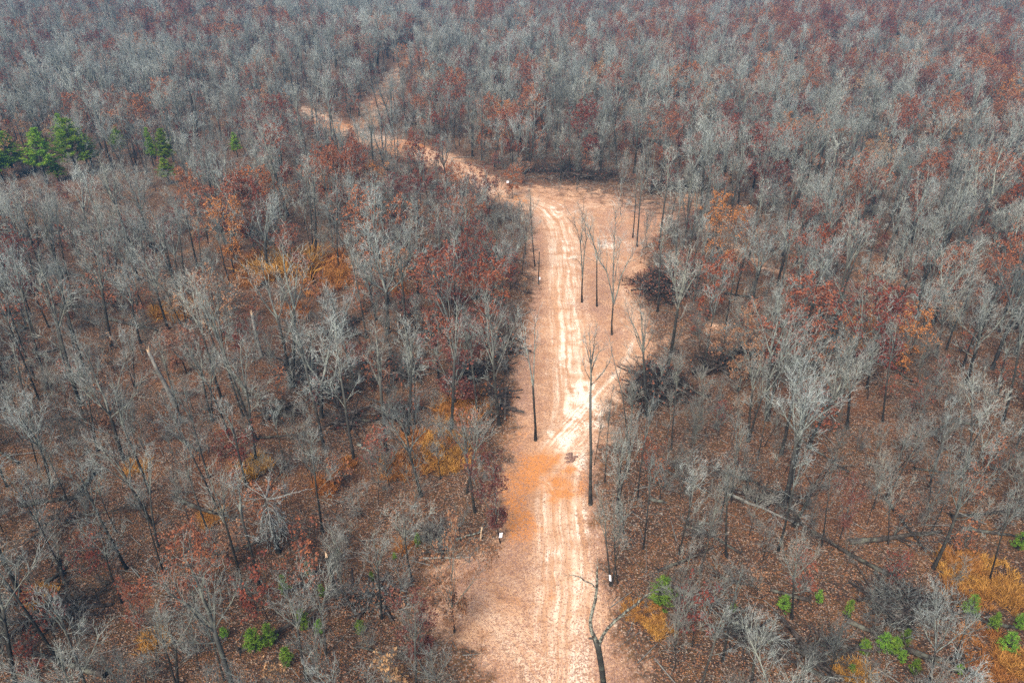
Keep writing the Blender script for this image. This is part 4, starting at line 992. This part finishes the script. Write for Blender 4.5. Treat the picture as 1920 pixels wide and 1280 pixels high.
brush(650, 790, 4, 3, 1.6, 120, "dark low tangle in the hollow left of the orange grass", 60, b2='brush_bark')
brush(700, 700, 7, 6, 2.4, 240, "widest dark tangle in the left hollow", 200, b2='brush_bark')
brush(560, 690, 5, 5, 2.2, 180, "grey tangle of limbs in the left hollow", 50)
brush(800, 620, 7, 6, 2.4, 220, "brown tangle left of the long verge heap", 260, 'brown_leaves', b2='brush_bark')
brush(520, 780, 3, 3, 1.6, 90, "small dark tangle under the left hollow", 40, b2='brush_bark')
brush(1690, 1140, 5, 3, 2.2, 260, "wide broom-like fallen crown on the lower right slope")
brush(1395, 1190, 2.6, 1.6, 1.1, 90, "low pile of mossy rotten limbs at lower right", b2='limb_bark')
brush(1540, 1225, 4, 2.5, 1.4, 120, "dead limbs heaped below the bottom right trunk", b2='limb_bark')
brush(690, 1130, 4, 2.5, 1.5, 120, "heap of curled tan leaves and sticks left of the clearing's lobe", 700, 'brown_leaves')
brush(820, 1010, 3.5, 1.8, .9, 80, "scattered limbs left of the split stump")
brush(100, 1150, 4, 3, 1.4, 120, "dark tangle in the lower left wood", b2='brush_bark')
brush(605, 735, 5, 4, 2.4, 220, "dark heap at the centre of the left hollow", 120, b2='brush_bark')
brush(760, 700, 5, 4, 2.4, 220, "dark heap on the right side of the left hollow", 200, b2='brush_bark')
brush(745, 775, 4, 3, 2.0, 160, "dark heap nearest the camera in the left hollow", 100, b2='brush_bark')
brush(640, 620, 6, 5, 2.4, 200, "dark heap at the back of the left hollow, behind pale stems", 80, b2='brush_bark')
brush(880, 700, 4, 5, 2.4, 200, "dark heap joined to the long verge heap's left side", 200, 'brown_leaves', b2='brush_bark')
brush(255, 262, 10, 6, 3.0, 160, "dark heap far off beyond the pines", b2='brush_bark')
brush(900, 490, 8, 6, 2.6, 200, "grey thicket heap left of the broken pole")
brush(1440, 930, 5, 1.6, 1.0, 100, "long low line of dead limbs left of the double-trunked tree", b2='limb_bark')

# --- fallen logs
def log(p0, p1, r, label, limbs=6, mat='log_bark'):
    A = G(*p0); B = G(*p1); x, y = A
    e = empty('fallen_log', x, y); tag(e, label, "fallen log", "fallen trunks on the forest floor")
    rg = random.Random(int(p0[0] * 3 + p1[1])); z0 = float(terrain(x, y)); pts = []
    n = 6
    for i in range(n + 1):
        t_ = i / n; X_ = A[0] + (B[0] - A[0]) * t_; Y_ = A[1] + (B[1] - A[1]) * t_
        pts.append(Vector((X_ - x + rg.uniform(-.15, .15), Y_ - y + rg.uniform(-.15, .15), float(terrain(X_, Y_)) - z0 + r * .8)))
    mb = MB(); mb.tube(pts, [r * (1.1 - .55 * i / n) for i in range(n + 1)], 8, 0, tip=False)
    link('trunk', mb.mesh('trunk', [M[mat]]), e)
    if limbs:
        mb = MB(); tp = []
        for k in range(limbs):
            p, d, _ = along(pts, rg.uniform(.45, .99)); dd = side(rg, d, R(rg.uniform(30, 65))); dd.z = abs(dd.z) * .7
            q, rd_ = grow(rg, p, dd, rg.uniform(1.5, 4), r * .35, .02, 5, .16, -.01); q = [Vector((v.x, v.y, max(v.z, p.z - .3))) for v in q]
            mb.tube(q, rd_, 5); twigs(rg, mb, q, .9, 7, 2, .02, .015, tp)
        link('branches', mb.mesh('branches', [M[mat], M['twig_bark']]), e)
log((1590, 1018), (1765, 1000), .30, "long dark straight log across the right slope", 5)
log((1800, 992), (1915, 1008), .22, "dark log running to the right edge above the orange grass", 3)
log((40, 948), (145, 935), .34, "thick dark log at the left edge", 4)
log((195, 598), (300, 620), .28, "long dark log left of the orange leaf patch", 6)
log((375, 607), (430, 592), .2, "pale arched log right of the orange leaf patch", 2, 'snag_bark')
log((70, 665), (110, 655), .25, "short grey log near the left edge", 1, 'snag_bark')
log((1265, 1105), (1335, 1135), .26, "pale-topped fallen trunk touching the round young pine", 8, 'snag_bark')
log((1370, 1165), (1450, 1212), .24, "mossy log sloping down at lower right", 5, 'lichen_bark')
log((1585, 1165), (1660, 1195), .28, "dark fallen trunk above the young pine cluster", 4)
log((1700, 1220), (1800, 1250), .25, "fallen trunk across the crooked greenish tree's foot", 8)
log((1850, 1165), (1905, 1180), .25, "dark log between the right-edge young pines", 0)
log((1215, 935), (1250, 945), .24, "short black log right of the road", 0)
log((1480, 685), (1640, 668), .2, "thin log on the right slope below the crimson tree", 2)
log((1340, 548), (1420, 560), .2, "grey log by the side track's left end", 2)
log((1790, 790), (1830, 800), .26, "dark stub log on the right slope", 1)
log((1490, 820), (1590, 885), .16, "thin dark log slanting down left of the pale trees", 5)
log((1360, 925), (1500, 985), .2, "branchy fallen tree lying left of the double-trunked tree", 12, 'snag_bark')
log((75, 1105), (125, 1065), .2, "slanting dark log in the lower left wood", 3)
log((960, 505), (1005, 530), .1, "bent dark limb reaching the sign pole", 2)
log((670, 834), (700, 855), .24, "mossy broken log in the left hollow", 0, 'lichen_bark')
log((855, 1012), (905, 998), .14, "greenish fallen limb left of the sign tree", 3, 'lichen_bark')
log((795, 1047), (890, 1045), .1, "thin limb bordering the clearing's lobe", 5, 'snag_bark')
log((380, 1010), (300, 1075), .13, "slim dark log beside the airy red tree", 3)
log((1510, 1250), (1560, 1280), .22, "black log at the bottom edge right of centre", 3)

# --- orange broom grass tufts
def make_grass(seed, n, rx, ry, h):
    rg = random.Random(seed); mb = MB()
    nt_ = max(3, n // 28)
    cs = [(rg.uniform(-1, 1) * rx, rg.uniform(-1, 1) * ry) for _ in range(nt_)]
    for i in range(n):
        c = cs[i % nt_]; p = Vector((c[0] + rg.gauss(0, .13), c[1] + rg.gauss(0, .13), 0))
        d = Vector((rg.gauss(0, .4), rg.gauss(0, .4), 1)).normalized(); L = h * rg.uniform(.5, 1.1)
        e = p + d * L + Vector((d.x, d.y, 0)) * L * .5; m_ = p + d * L * .6
        s_ = d.cross(rdir(rg)).normalized() * .015
        mb.v += [tuple(p - s_), tuple(p + s_), tuple(m_ + s_ * 1.4), tuple(m_ - s_ * 1.4), tuple(e)]; k = len(mb.v) - 5
        mb.f += [(k, k + 1, k + 2, k + 3), (k + 3, k + 2, k + 4)]; mb.mi += [0, 0]
    return mb.mesh('grass_tuft', [M['dry_grass']], False)
GR = [make_grass(600 + i, n, rx, ry, h) for i, (n, rx, ry, h) in enumerate(((2200, 1.9, 2.0, 1.35), (1500, 1.5, 1.6, 1.1), (2200, 3.0, 2.0, .85), (900, 1.0, 1.0, .85)))]
for px, py, i, s, lab in [
    (480, 500, 1, 1.1, "leftmost orange grass tuft below the dark crimson tree"), (540, 505, 0, 1.5, "tallest brightest orange grass tuft in the left wood"), (600, 505, 0, 1.2, "orange grass tuft right of the tallest one"),
    (632, 512, 1, 1.2, "orange grass tuft at the right end of the upper row"), (612, 532, 2, 1.0, "low orange grass below the upper row's right end"), (472, 528, 1, 1.0, "yellow-green orange grass tuft left of the tangle"),
    (546, 590, 1, .9, "single orange grass tuft inside the tangled hollow"), (868, 772, 0, 1.3, "bright orange grass tuft nearest the left verge heap"), (842, 782, 3, 1.2, "small orange grass tuft left of the verge one"),
    (770, 872, 2, 1.1, "left part of the wide orange grass patch"), (795, 850, 2, 1.2, "upper part of the wide orange grass patch"), (838, 848, 2, 1.2, "right part of the wide orange grass patch"), (772, 830, 3, 1.3, "orange grass above the wide patch"),
    (472, 880, 0, 1.0, "orange grass tuft left of the grey thicket"), (400, 975, 1, .9, "orange grass tuft beside the two dark stems"), (610, 912, 1, 1.1, "faded orange grass left of the grey thicket's foot"), (648, 872, 3, 1.1, "small faded orange tuft in the grey thicket"),
    (763, 1025, 1, .8, "small orange grass tuft beside the tiny young pine"), (1205, 1150, 2, .7, "flat orange grass left of the round young pine"), (1235, 1180, 3, 1, "low orange grass under the round young pine"),
    (1800, 1058, 1, 1.2, "upper orange grass of the right-hand patch"), (1835, 1080, 2, 1.3, "middle orange grass of the right-hand patch"), (1815, 1100, 2, 1.1, "left orange grass of the right-hand patch"), (1880, 1120, 1, 1.2, "right orange grass behind the bushy young pine"),
    (1850, 1225, 2, 1.1, "orange grass left of the feathery young pine"), (1905, 1245, 1, 1.1, "orange grass in the lower right corner"), (1600, 1270, 1, 1, "orange grass at the bottom edge below the cluster"), (290, 1205, 3, 1.1, "orange tuft below the rusty tree"),
    (313, 588, 3, 1.1, "orange tuft left of the long dark log's top"), (345, 590, 1, 1.0, "orange patch between the two left logs"), (75, 1120, 1, .9, "orange tuft in the dark lower left"), (258, 878, 3, 1.1, "orange tuft right of the leaning lichen tree")]:
    x, y = G(px, py); o_ = link('grass_tuft', GR[i]); o_.location = (x, y, float(terrain(x, y)) - .02); o_.rotation_euler[2] = rng.uniform(0, 6.28); s *= (2.0 if py < 600 else 1.25 if 740 < py < 890 and px > 700 else 1.0); o_.scale = (s, s, s)
    tag(o_, lab, "grass tuft", "tufts of tall orange dead grass"); 
# lump of wet clay lying in the road
x, y = G(1070, 858); rg = random.Random(3); mb = MB()
for k in range(14):
    c = Vector((rg.gauss(0, .35), rg.gauss(0, .6), 0)); mb.tube([c + Vector((0, 0, -.05)), c + Vector((.05, .02, .14)), c + Vector((.02, .08, .24))], [.28, .24, .1], 7, 0, tip=False)
o_ = link('mud_clods', mb.mesh('mud_clods', [M['mud']])); o_.location = (x, y, float(terrain(x, y)) + .02); tag(o_, "small heap of dark mud clods lying on the road", "mud clods")

# ------------------------------------------------------------------ the wood
def redness(px, py):
    a = 0.13
    for cx, cy, rx, ry, v in ((1500, 90, 420, 130, .46), (1850, 200, 200, 160, .5), (980, 60, 250, 90, .36), (380, 70, 330, 80, .36), (420, 430, 320, 110, .24), (640, 400, 150, 90, .2), (860, 400, 90, 60, .35), (1420, 230, 160, 120, .18), (1230, 130, 160, 90, .34)):
        a = max(a, v * math.exp(-((px - cx) / rx) ** 2 - ((py - cy) / ry) ** 2))
    return min(a * 1.25, .6)
def thin(px, py):
    """places where the photograph shows open floor"""
    a = 1.0
    for cx, cy, rx, ry, v in ((330, 480, 150, 60, .55), (1590, 940, 130, 70, .7), (200, 760, 170, 90, .45), (1240, 1120, 90, 70, .85), (1450, 1130, 200, 110, .6), (870, 1120, 110, 90, 1), (1600, 600, 220, 50, .4), (120, 900, 110, 60, .5),
                              (560, 1150, 130, 90, .55), (800, 860, 60, 40, .6), (1840, 1110, 120, 110, .6), (1700, 1210, 150, 60, .5), (350, 1100, 140, 110, .45), (540, 600, 110, 60, .6), (165, 398, 235, 60, .97), (446, 340, 34, 40, .9), (800, 345, 115, 30, .75), (690, 302, 95, 26, .75), (605, 268, 70, 28, .75), (870, 395, 60, 26, .8), (740, 190, 40, 40, .3), (870, 860, 50, 60, .7), (800, 950, 70, 40, .6), (1820, 1160, 130, 60, .6), (500, 1270, 120, 40, .6), (1250, 640, 70, 60, .88), (1265, 830, 60, 70, .75), (1350, 740, 60, 40, .6), (690, 800, 90, 70, .75), (930, 830, 40, 90, .6), (300, 640, 150, 60, .4), (1110, 345, 130, 14, .9), (1600, 750, 100, 60, .4)):
        a *= 1 - v * math.exp(-((px - cx) / rx) ** 2 - ((py - cy) / ry) ** 2)
    return a
WIN = [(-20, 345, 225, 335, 1), (425, 468, 245, 296, 1), (560, 660, 200, 255, .65), (650, 900, 245, 335, .62), (455, 665, 470, 540, 1), (745, 905, 750, 885, .6), (1190, 1295, 480, 585, .9), (1180, 1275, 660, 795, .9), (1000, 1180, 300, 348, .9),
       (1650, 1785, 590, 695, .9), (460, 620, 1050, 1250, .85), (1640, 1720, 1165, 1260, .8), (1790, 1915, 1100, 1240, .7), (1218, 1262, 1070, 1142, 1), (1780, 1885, 1035, 1110, .8), (560, 760, 640, 800, .55), (925, 960, 985, 1020, 1), (1135, 1155, 1065, 1100, 1),
       (1500, 1770, 995, 1025, .6), (195, 300, 590, 625, .5), (1510, 1560, 1095, 1135, .8), (1445, 1490, 1110, 1150, .8), (930, 960, 330, 350, 1), (1460, 1500, 780, 960, .5), (1300, 1420, 640, 720, .6)]
def hides(x, y, px, py, H):
    for x0_, x1_, y0_, y1_, pr in WIN:
        if x0_ - 18 < px < x1_ + 18 and py > y1_ - 4:
            pt = proj((x, y, float(terrain(x, y)) + H))[1]
            if pt < y1_ - 0.25 * (y1_ - y0_) and rng.random() < pr: return True
    return False
cellsz = 3.0; occ = {}
def near(x, y, dmin):
    ci, cj = int(x // cellsz), int(y // cellsz); k = int(dmin // cellsz) + 1
    for i in range(ci - k, ci + k + 1):
        for j in range(cj - k, cj + k + 1):
            for (a, b_) in occ.get((i, j), ()):
                if (a - x) ** 2 + (b_ - y) ** 2 < dmin * dmin: return True
    return False
def addocc(x, y): occ.setdefault((int(x // cellsz), int(y // cellsz)), []).append((x, y))
for p in placed: addocc(*p)
dead_ = []
cand = {k: [] for k in ('broad', 'slender', 'red', 'sapling', 'redsapling')}
YMAX = 900.0
def scatter(n, dmin, pick, ymax, lo=0.12):
    for _ in range(n):
        y = rng.uniform(34, ymax)
        if y < 34: continue
        hw = y * 0.80 + 30
        x = rng.uniform(-hw, hw) if False else rng.uniform(-1, 1) * (ymax * 0.80 + 30)
        if abs(x) > hw: continue
        z = float(terrain(x, y)); px, py = proj((x, y, z))
        if clear_at(x, y) > lo: continue
        k = pick(x, y, px, py)
        if k is None or near(x, y, dmin): continue
        addocc(x, y); cand[k].append((x, y))
def pick_big(x, y, px, py):
    if rng.random() > thin(px, py) or hides(x, y, px, py, 17): return None
    gap = math.sin(x / 31 + 2.1 * math.sin(y / 47)) * math.sin(y / 37 + 1.6 * math.sin(x / 53 + 1)) + .35 * math.sin(x / 11 + y / 13)
    if gap < -.55 and rng.random() < .6: return None
    f = redness(px, py)
    if rng.random() < f and y > 85: return 'red'
    cl_ = 0.5 + 0.5 * math.sin(x / 17 + 1.7 * math.sin(y / 23)) * math.cos(y / 19 + 1.3 * math.sin(x / 29))
    return 'broad' if rng.random() < 0.04 + 0.5 * cl_ else 'slender'
scatter(105000, 3.4, pick_big, YMAX)
def pick_small(x, y, px, py):
    if rng.random() > 0.35 + 0.65 * thin(px, py): return None
    if hides(x, y, px, py, 5): return None
    return 'redsapling' if rng.random() < 0.16 + 0.5 * redness(px, py) else 'sapling'
scatter(17000, 1.8, pick_small, 330.0)
def crown_ok(x, y, k):       # keep large crowns from covering the clearing
    if k in ('sapling', 'redsapling'): return True
    for dx, dy in ((2.6, 0), (-2.6, 0), (0, 2.2), (0, -2.2)):
        if clear_at(x + dx, y + dy) > 0.6: return False
    return True
for _ in range(400):
    px, py = rng.uniform(0, 1920), rng.uniform(420, 1280)
    x, y = G(px, py)
    if clear_at(x, y) > .05 or clear_at(x + 4, y) > .05 or clear_at(x - 4, y) > .05 or any((x - a) ** 2 + (y - b_) ** 2 < 36 for a, b_ in dead_): continue
    if len(dead_) >= 75: break
    dead_.append((x, y)); s = rng.uniform(.7, 1.15)
    put_tree('deadfall', rng.randrange(5), x, y, rng.choice((0, 3.14)) + rng.gauss(0, .8), (s, s, s))
LIM = {'broad': 300, 'slender': 265, 'red': 300, 'sapling': 300, 'redsapling': 300}
rest = {}
for k, lst in cand.items():
    lst = [(x, y) for x, y in lst if crown_ok(x, y, k)]
    vis = []
    oth = []
    for x, y in lst:
        z = float(terrain(x, y)); H = PROTO[k][0][0]
        px, py = proj((x, y, z + H * .5)); px2, py2 = proj((x, y, z + H * .9))
        infr = -20 < px < 1940 and (-20 < py < 1290 or -20 < py2 < 1290)
        (vis if infr else oth).append((x, y))
    vis.sort(key=lambda p: p[0] ** 2 + p[1] ** 2)
    have = sum(1 for e in THINGS if e['category'] == KINDN[k][1])
    nkeep = LIM[k] - have
    ind, r_ = vis[:nkeep], vis[nkeep:]
    rest[k] = r_ + oth
    for x, y in ind:
        i = rng.randrange(len(PROTO[k])); s = rng.uniform(.66, 1.18) if k in ('broad', 'slender') else rng.uniform(.7, 1.2); wd = rng.uniform(.75, 1.1)
        if y < 75 and k in ('broad', 'slender'): s *= .8
        if y < 75 and k == 'broad' and rng.random() < .6: k_ = 'slender'; i = rng.randrange(6)
        else: k_ = k
        put_tree(k_, i, x, y, rng.uniform(0, 6.28), (s * wd, s * wd, s), (rng.gauss(0, .05), rng.gauss(0, .05)))
print("individuals", len(THINGS), {k: len(v) for k, v in cand.items()}, {k: len(v) for k, v in rest.items()})

# far and uncountable remainder: one object per kind
def scatter_object(name, kind, pts, smin, smax, label, grp):
    col = bpy.data.collections.new(name + "_forms")
    for i, (H, parts, joined) in enumerate(PROTO[kind]):
        po = bpy.data.objects.new("%s_form_%02d" % (name, i), joined); col.objects.link(po)
    n = len(pts)
    me = bpy.data.meshes.new(name)
    co = np.zeros((n, 3)); co[:, 0] = [p[0] for p in pts]; co[:, 1] = [p[1] for p in pts]; co[:, 2] = terrain(co[:, 0], co[:, 1])
    me.vertices.add(n); me.vertices.foreach_set("co", co.ravel())
    a = me.attributes.new("form", 'INT', 'POINT'); a.data.foreach_set("value", nrng.integers(0, len(PROTO[kind]), n).astype(np.int32))
    rot = np.stack([nrng.normal(0, .05, n), nrng.normal(0, .05, n), nrng.uniform(0, 6.28, n)], 1)
    a = me.attributes.new("turn", 'FLOAT_VECTOR', 'POINT'); a.data.foreach_set("vector", rot.ravel())
    s = nrng.uniform(smin, smax, n); wd = nrng.uniform(.85, 1.2, n)
    a = me.attributes.new("size", 'FLOAT_VECTOR', 'POINT'); a.data.foreach_set("vector", np.stack([s * wd, s * wd, s], 1).ravel())
    ob = link(name, me); tag(ob, label, grp, None, 'stuff')
    ng = bpy.data.node_groups.new(name, 'GeometryNodeTree')
    ng.interface.new_socket("Geometry", in_out='INPUT', socket_type='NodeSocketGeometry'); ng.interface.new_socket("Geometry", in_out='OUTPUT', socket_type='NodeSocketGeometry')
    gi = ng.nodes.new("NodeGroupInput"); go = ng.nodes.new("NodeGroupOutput"); iop = ng.nodes.new("GeometryNodeInstanceOnPoints"); ci = ng.nodes.new("GeometryNodeCollectionInfo")
    ci.inputs["Collection"].default_value = col; ci.inputs["Separate Children"].default_value = True; ci.inputs["Reset Children"].default_value = True
    def na(nm, dt):
        q = ng.nodes.new("GeometryNodeInputNamedAttribute"); q.data_type = dt; q.inputs["Name"].default_value = nm
        return [o for o in q.outputs if o.enabled][0]
    e2r = ng.nodes.new("FunctionNodeEulerToRotation")
    L = ng.links.new
    L(gi.outputs[0], iop.inputs["Points"]); L(ci.outputs[0], iop.inputs["Instance"]); iop.inputs["Pick Instance"].default_value = True
    L(na("form", 'INT'), iop.inputs["Instance Index"]); L(na("turn", 'FLOAT_VECTOR'), e2r.inputs[0]); L(e2r.outputs[0], iop.inputs["Rotation"]); L(na("size", 'FLOAT_VECTOR'), iop.inputs["Scale"])
    L(iop.outputs[0], go.inputs[0])
    ob.modifiers.new("scatter", 'NODES').node_group = ng
    return ob
scatter_object('distant_bare_trees', 'broad', rest['broad'], .66, 1.2, "mass of bare grey broad-crowned trees filling the far wood", "bare trees")
scatter_object('distant_slender_trees', 'slender', rest['slender'], .66, 1.18, "mass of slender bare stems filling the far wood", "slender trees")
scatter_object('distant_red_trees', 'red', rest['red'], .75, 1.2, "mass of rust-leaved trees mixed through the far wood", "red-leaved trees")
scatter_object('distant_saplings', 'sapling', rest['sapling'], .7, 1.2, "undergrowth of leafless saplings between the farther trees", "saplings")
scatter_object('distant_leafy_saplings', 'redsapling', rest['redsapling'], .7, 1.2, "undergrowth of brown-leaved saplings between the farther trees", "leafy saplings")

# sticks and leaves lying on the floor
def floor_points(n, ymax, cmax):
    out = []
    y = np.sqrt(nrng.uniform(36 ** 2, ymax ** 2, n)); x = nrng.uniform(-1, 1, n) * (y * .74 + 8)
    i = np.clip(np.round((y - ys[0]) / .6).astype(int), 0, len(ys) - 1); j = np.clip(np.round((x - xs[0]) / .6).astype(int), 0, len(xs) - 1)
    k = (CL[i, j] < cmax)
    return x[k], y[k]
x, y = floor_points(30000, 210, .62); n = len(x); L = nrng.gamma(2, .55, n) + .3; a = nrng.uniform(0, 6.28, n); r = np.where(nrng.random(n) < .12, .045, .016) * (.6 + L * .3)
dx, dy = np.cos(a) * L / 2, np.sin(a) * L / 2; z = terrain(x, y)
A = np.stack([x - dx, y - dy, terrain(x - dx, y - dy) + .05], 1); B = np.stack([x + dx, y + dy, terrain(x + dx, y + dy) + .05 + nrng.uniform(0, .4, n) * L * .3], 1)
pn = np.stack([-np.sin(a), np.cos(a), np.zeros(n)], 1) * r[:, None]; uz = np.array([0, 0, 1.0]) * r[:, None] * 1.6
V = np.stack([A - pn, A + pn, A + uz, B - pn * .5, B + pn * .5, B + uz * .5], 1).reshape(-1, 3); o6 = np.arange(n)[:, None] * 6
F = np.concatenate([o6 + np.array([0, 3, 5, 2]), o6 + np.array([1, 2, 5, 4]), o6 + np.array([0, 1, 4, 3])], 0)
def np_mesh(name, V, F, mat):
    me = bpy.data.meshes.new(name); k = F.shape[1]
    me.vertices.add(len(V)); me.vertices.foreach_set("co", V.ravel()); me.loops.add(F.size); me.loops.foreach_set("vertex_index", F.ravel().astype(np.int32))
    me.polygons.add(len(F)); me.polygons.foreach_set("loop_start", np.arange(0, F.size, k, dtype=np.int32)); me.update(calc_edges=True); me.materials.append(mat); return me
tag(link('fallen_sticks', np_mesh('fallen_sticks', V, F, M['snag_bark'])), "dead sticks scattered over the leafy forest floor", "sticks", None, 'stuff')
x, y = floor_points(210000, 150, .8); n = len(x); a = nrng.uniform(0, 6.28, n); s = nrng.uniform(.04, .085, n); z = terrain(x, y) + .03
u = np.stack([np.cos(a), np.sin(a), nrng.normal(0, .35, n)], 1) * s[:, None]; v = np.stack([-np.sin(a), np.cos(a), nrng.normal(0, .35, n)], 1) * s[:, None] * .75
c = np.stack([x, y, z + .04], 1); V = np.stack([c - u, c - v, c + u, c + v * .8], 1).reshape(-1, 3); F = np.arange(4 * n).reshape(-1, 4)
tag(link('fallen_leaves', np_mesh('fallen_leaves', V, F, M['lying_leaves'])), "curled dead leaves covering the forest floor", "fallen leaves", None, 'stuff')

# ------------------------------------------------------------------ labels for the repeats
ORD = ["nearest", "second nearest", "third nearest", "fourth nearest", "fifth nearest", "sixth nearest", "seventh nearest", "eighth nearest", "ninth nearest", "tenth nearest", "eleventh nearest", "twelfth nearest"]
KIND_PH = {'bare tree': 'broad bare tree', 'slender tree': 'slender bare tree', 'red-leaved tree': 'red-leaved tree', 'sapling': 'leafless sapling', 'red-leaved sapling': 'leafy sapling', 'fallen tree': 'fallen tree'}
cells = {}
for e in THINGS:
    if e.get('label'): continue
    x, y = e.location.x, e.location.y
    bl = min(LAND, key=lambda q: (q[0] - x) ** 2 + ((q[1] - y) * .8) ** 2)
    dx, dy = x - bl[0], y - bl[1]
    dr = ("right of" if dx > 0 else "left of") if abs(dx) > abs(dy) else ("beyond" if dy > 0 else "in front of")
    hh = e['_h'] / {'bare tree': 17.5, 'slender tree': 17.5, 'red-leaved tree': 13, 'sapling': 6, 'red-leaved sapling': 4.6, 'fallen tree': 7.5}[e['category']]
    size = "tall" if hh > 1.04 else ("short" if hh < .88 else "mid-height")
    if e['category'] == 'fallen tree': size = {'tall': 'long'}.get(size, size.replace('mid-height', 'medium'))
    form = e.get('_f', '')
    cells.setdefault((e['category'], size, dr, bl[2], form), []).append((dx * dx + dy * dy, e))
worst = 0
for (cat, size, dr, ph, form), lst in cells.items():
    lst.sort(key=lambda q: q[0]); worst = max(worst, len(lst))
    for i, (_, e) in enumerate(lst):
        o_ = "" if len(lst) == 1 else ", " + (ORD[i] if i < len(ORD) else "%dth nearest" % (i + 1))
        e['label'] = "%s %s%s %s %s" % (size, form or KIND_PH[cat], o_, dr, ph)
print("worst ordinal", worst, "max words", max(len(e['label'].split()) for e in THINGS))
for e in THINGS:
    del e['_h']
    if e.get('_f'): del e['_f']

# ------------------------------------------------------------------ haze
HAZE = 0.0004
me = bpy.data.meshes.new('haze')
X0, X1, Y0, Y1, Z0, Z1 = -5600, 5600, -1700, 9400, -30, 75
me.from_pydata([(X0, Y0, Z0), (X1, Y0, Z0), (X1, Y1, Z0), (X0, Y1, Z0), (X0, Y0, Z1), (X1, Y0, Z1), (X1, Y1, Z1), (X0, Y1, Z1)], [],
               [(3, 2, 1, 0), (4, 5, 6, 7), (0, 1, 5, 4), (1, 2, 6, 5), (2, 3, 7, 6), (3, 0, 4, 7)])
hz = link('haze', me); tag(hz, "thin bluish haze over the wood", "haze", None, 'stuff')
m = bpy.data.materials.new('haze'); m.use_nodes = True; t = m.node_tree
t.nodes.remove(t.nodes["Principled BSDF"])
pv = t.nodes.new("ShaderNodeVolumePrincipled"); pv.inputs["Density"].default_value = HAZE; pv.inputs["Color"].default_value = (.13, .36, .62, 1); pv.inputs["Anisotropy"].default_value = 0.0
t.links.new(pv.outputs[0], t.nodes["Material Output"].inputs["Volume"]); me.materials.append(m)
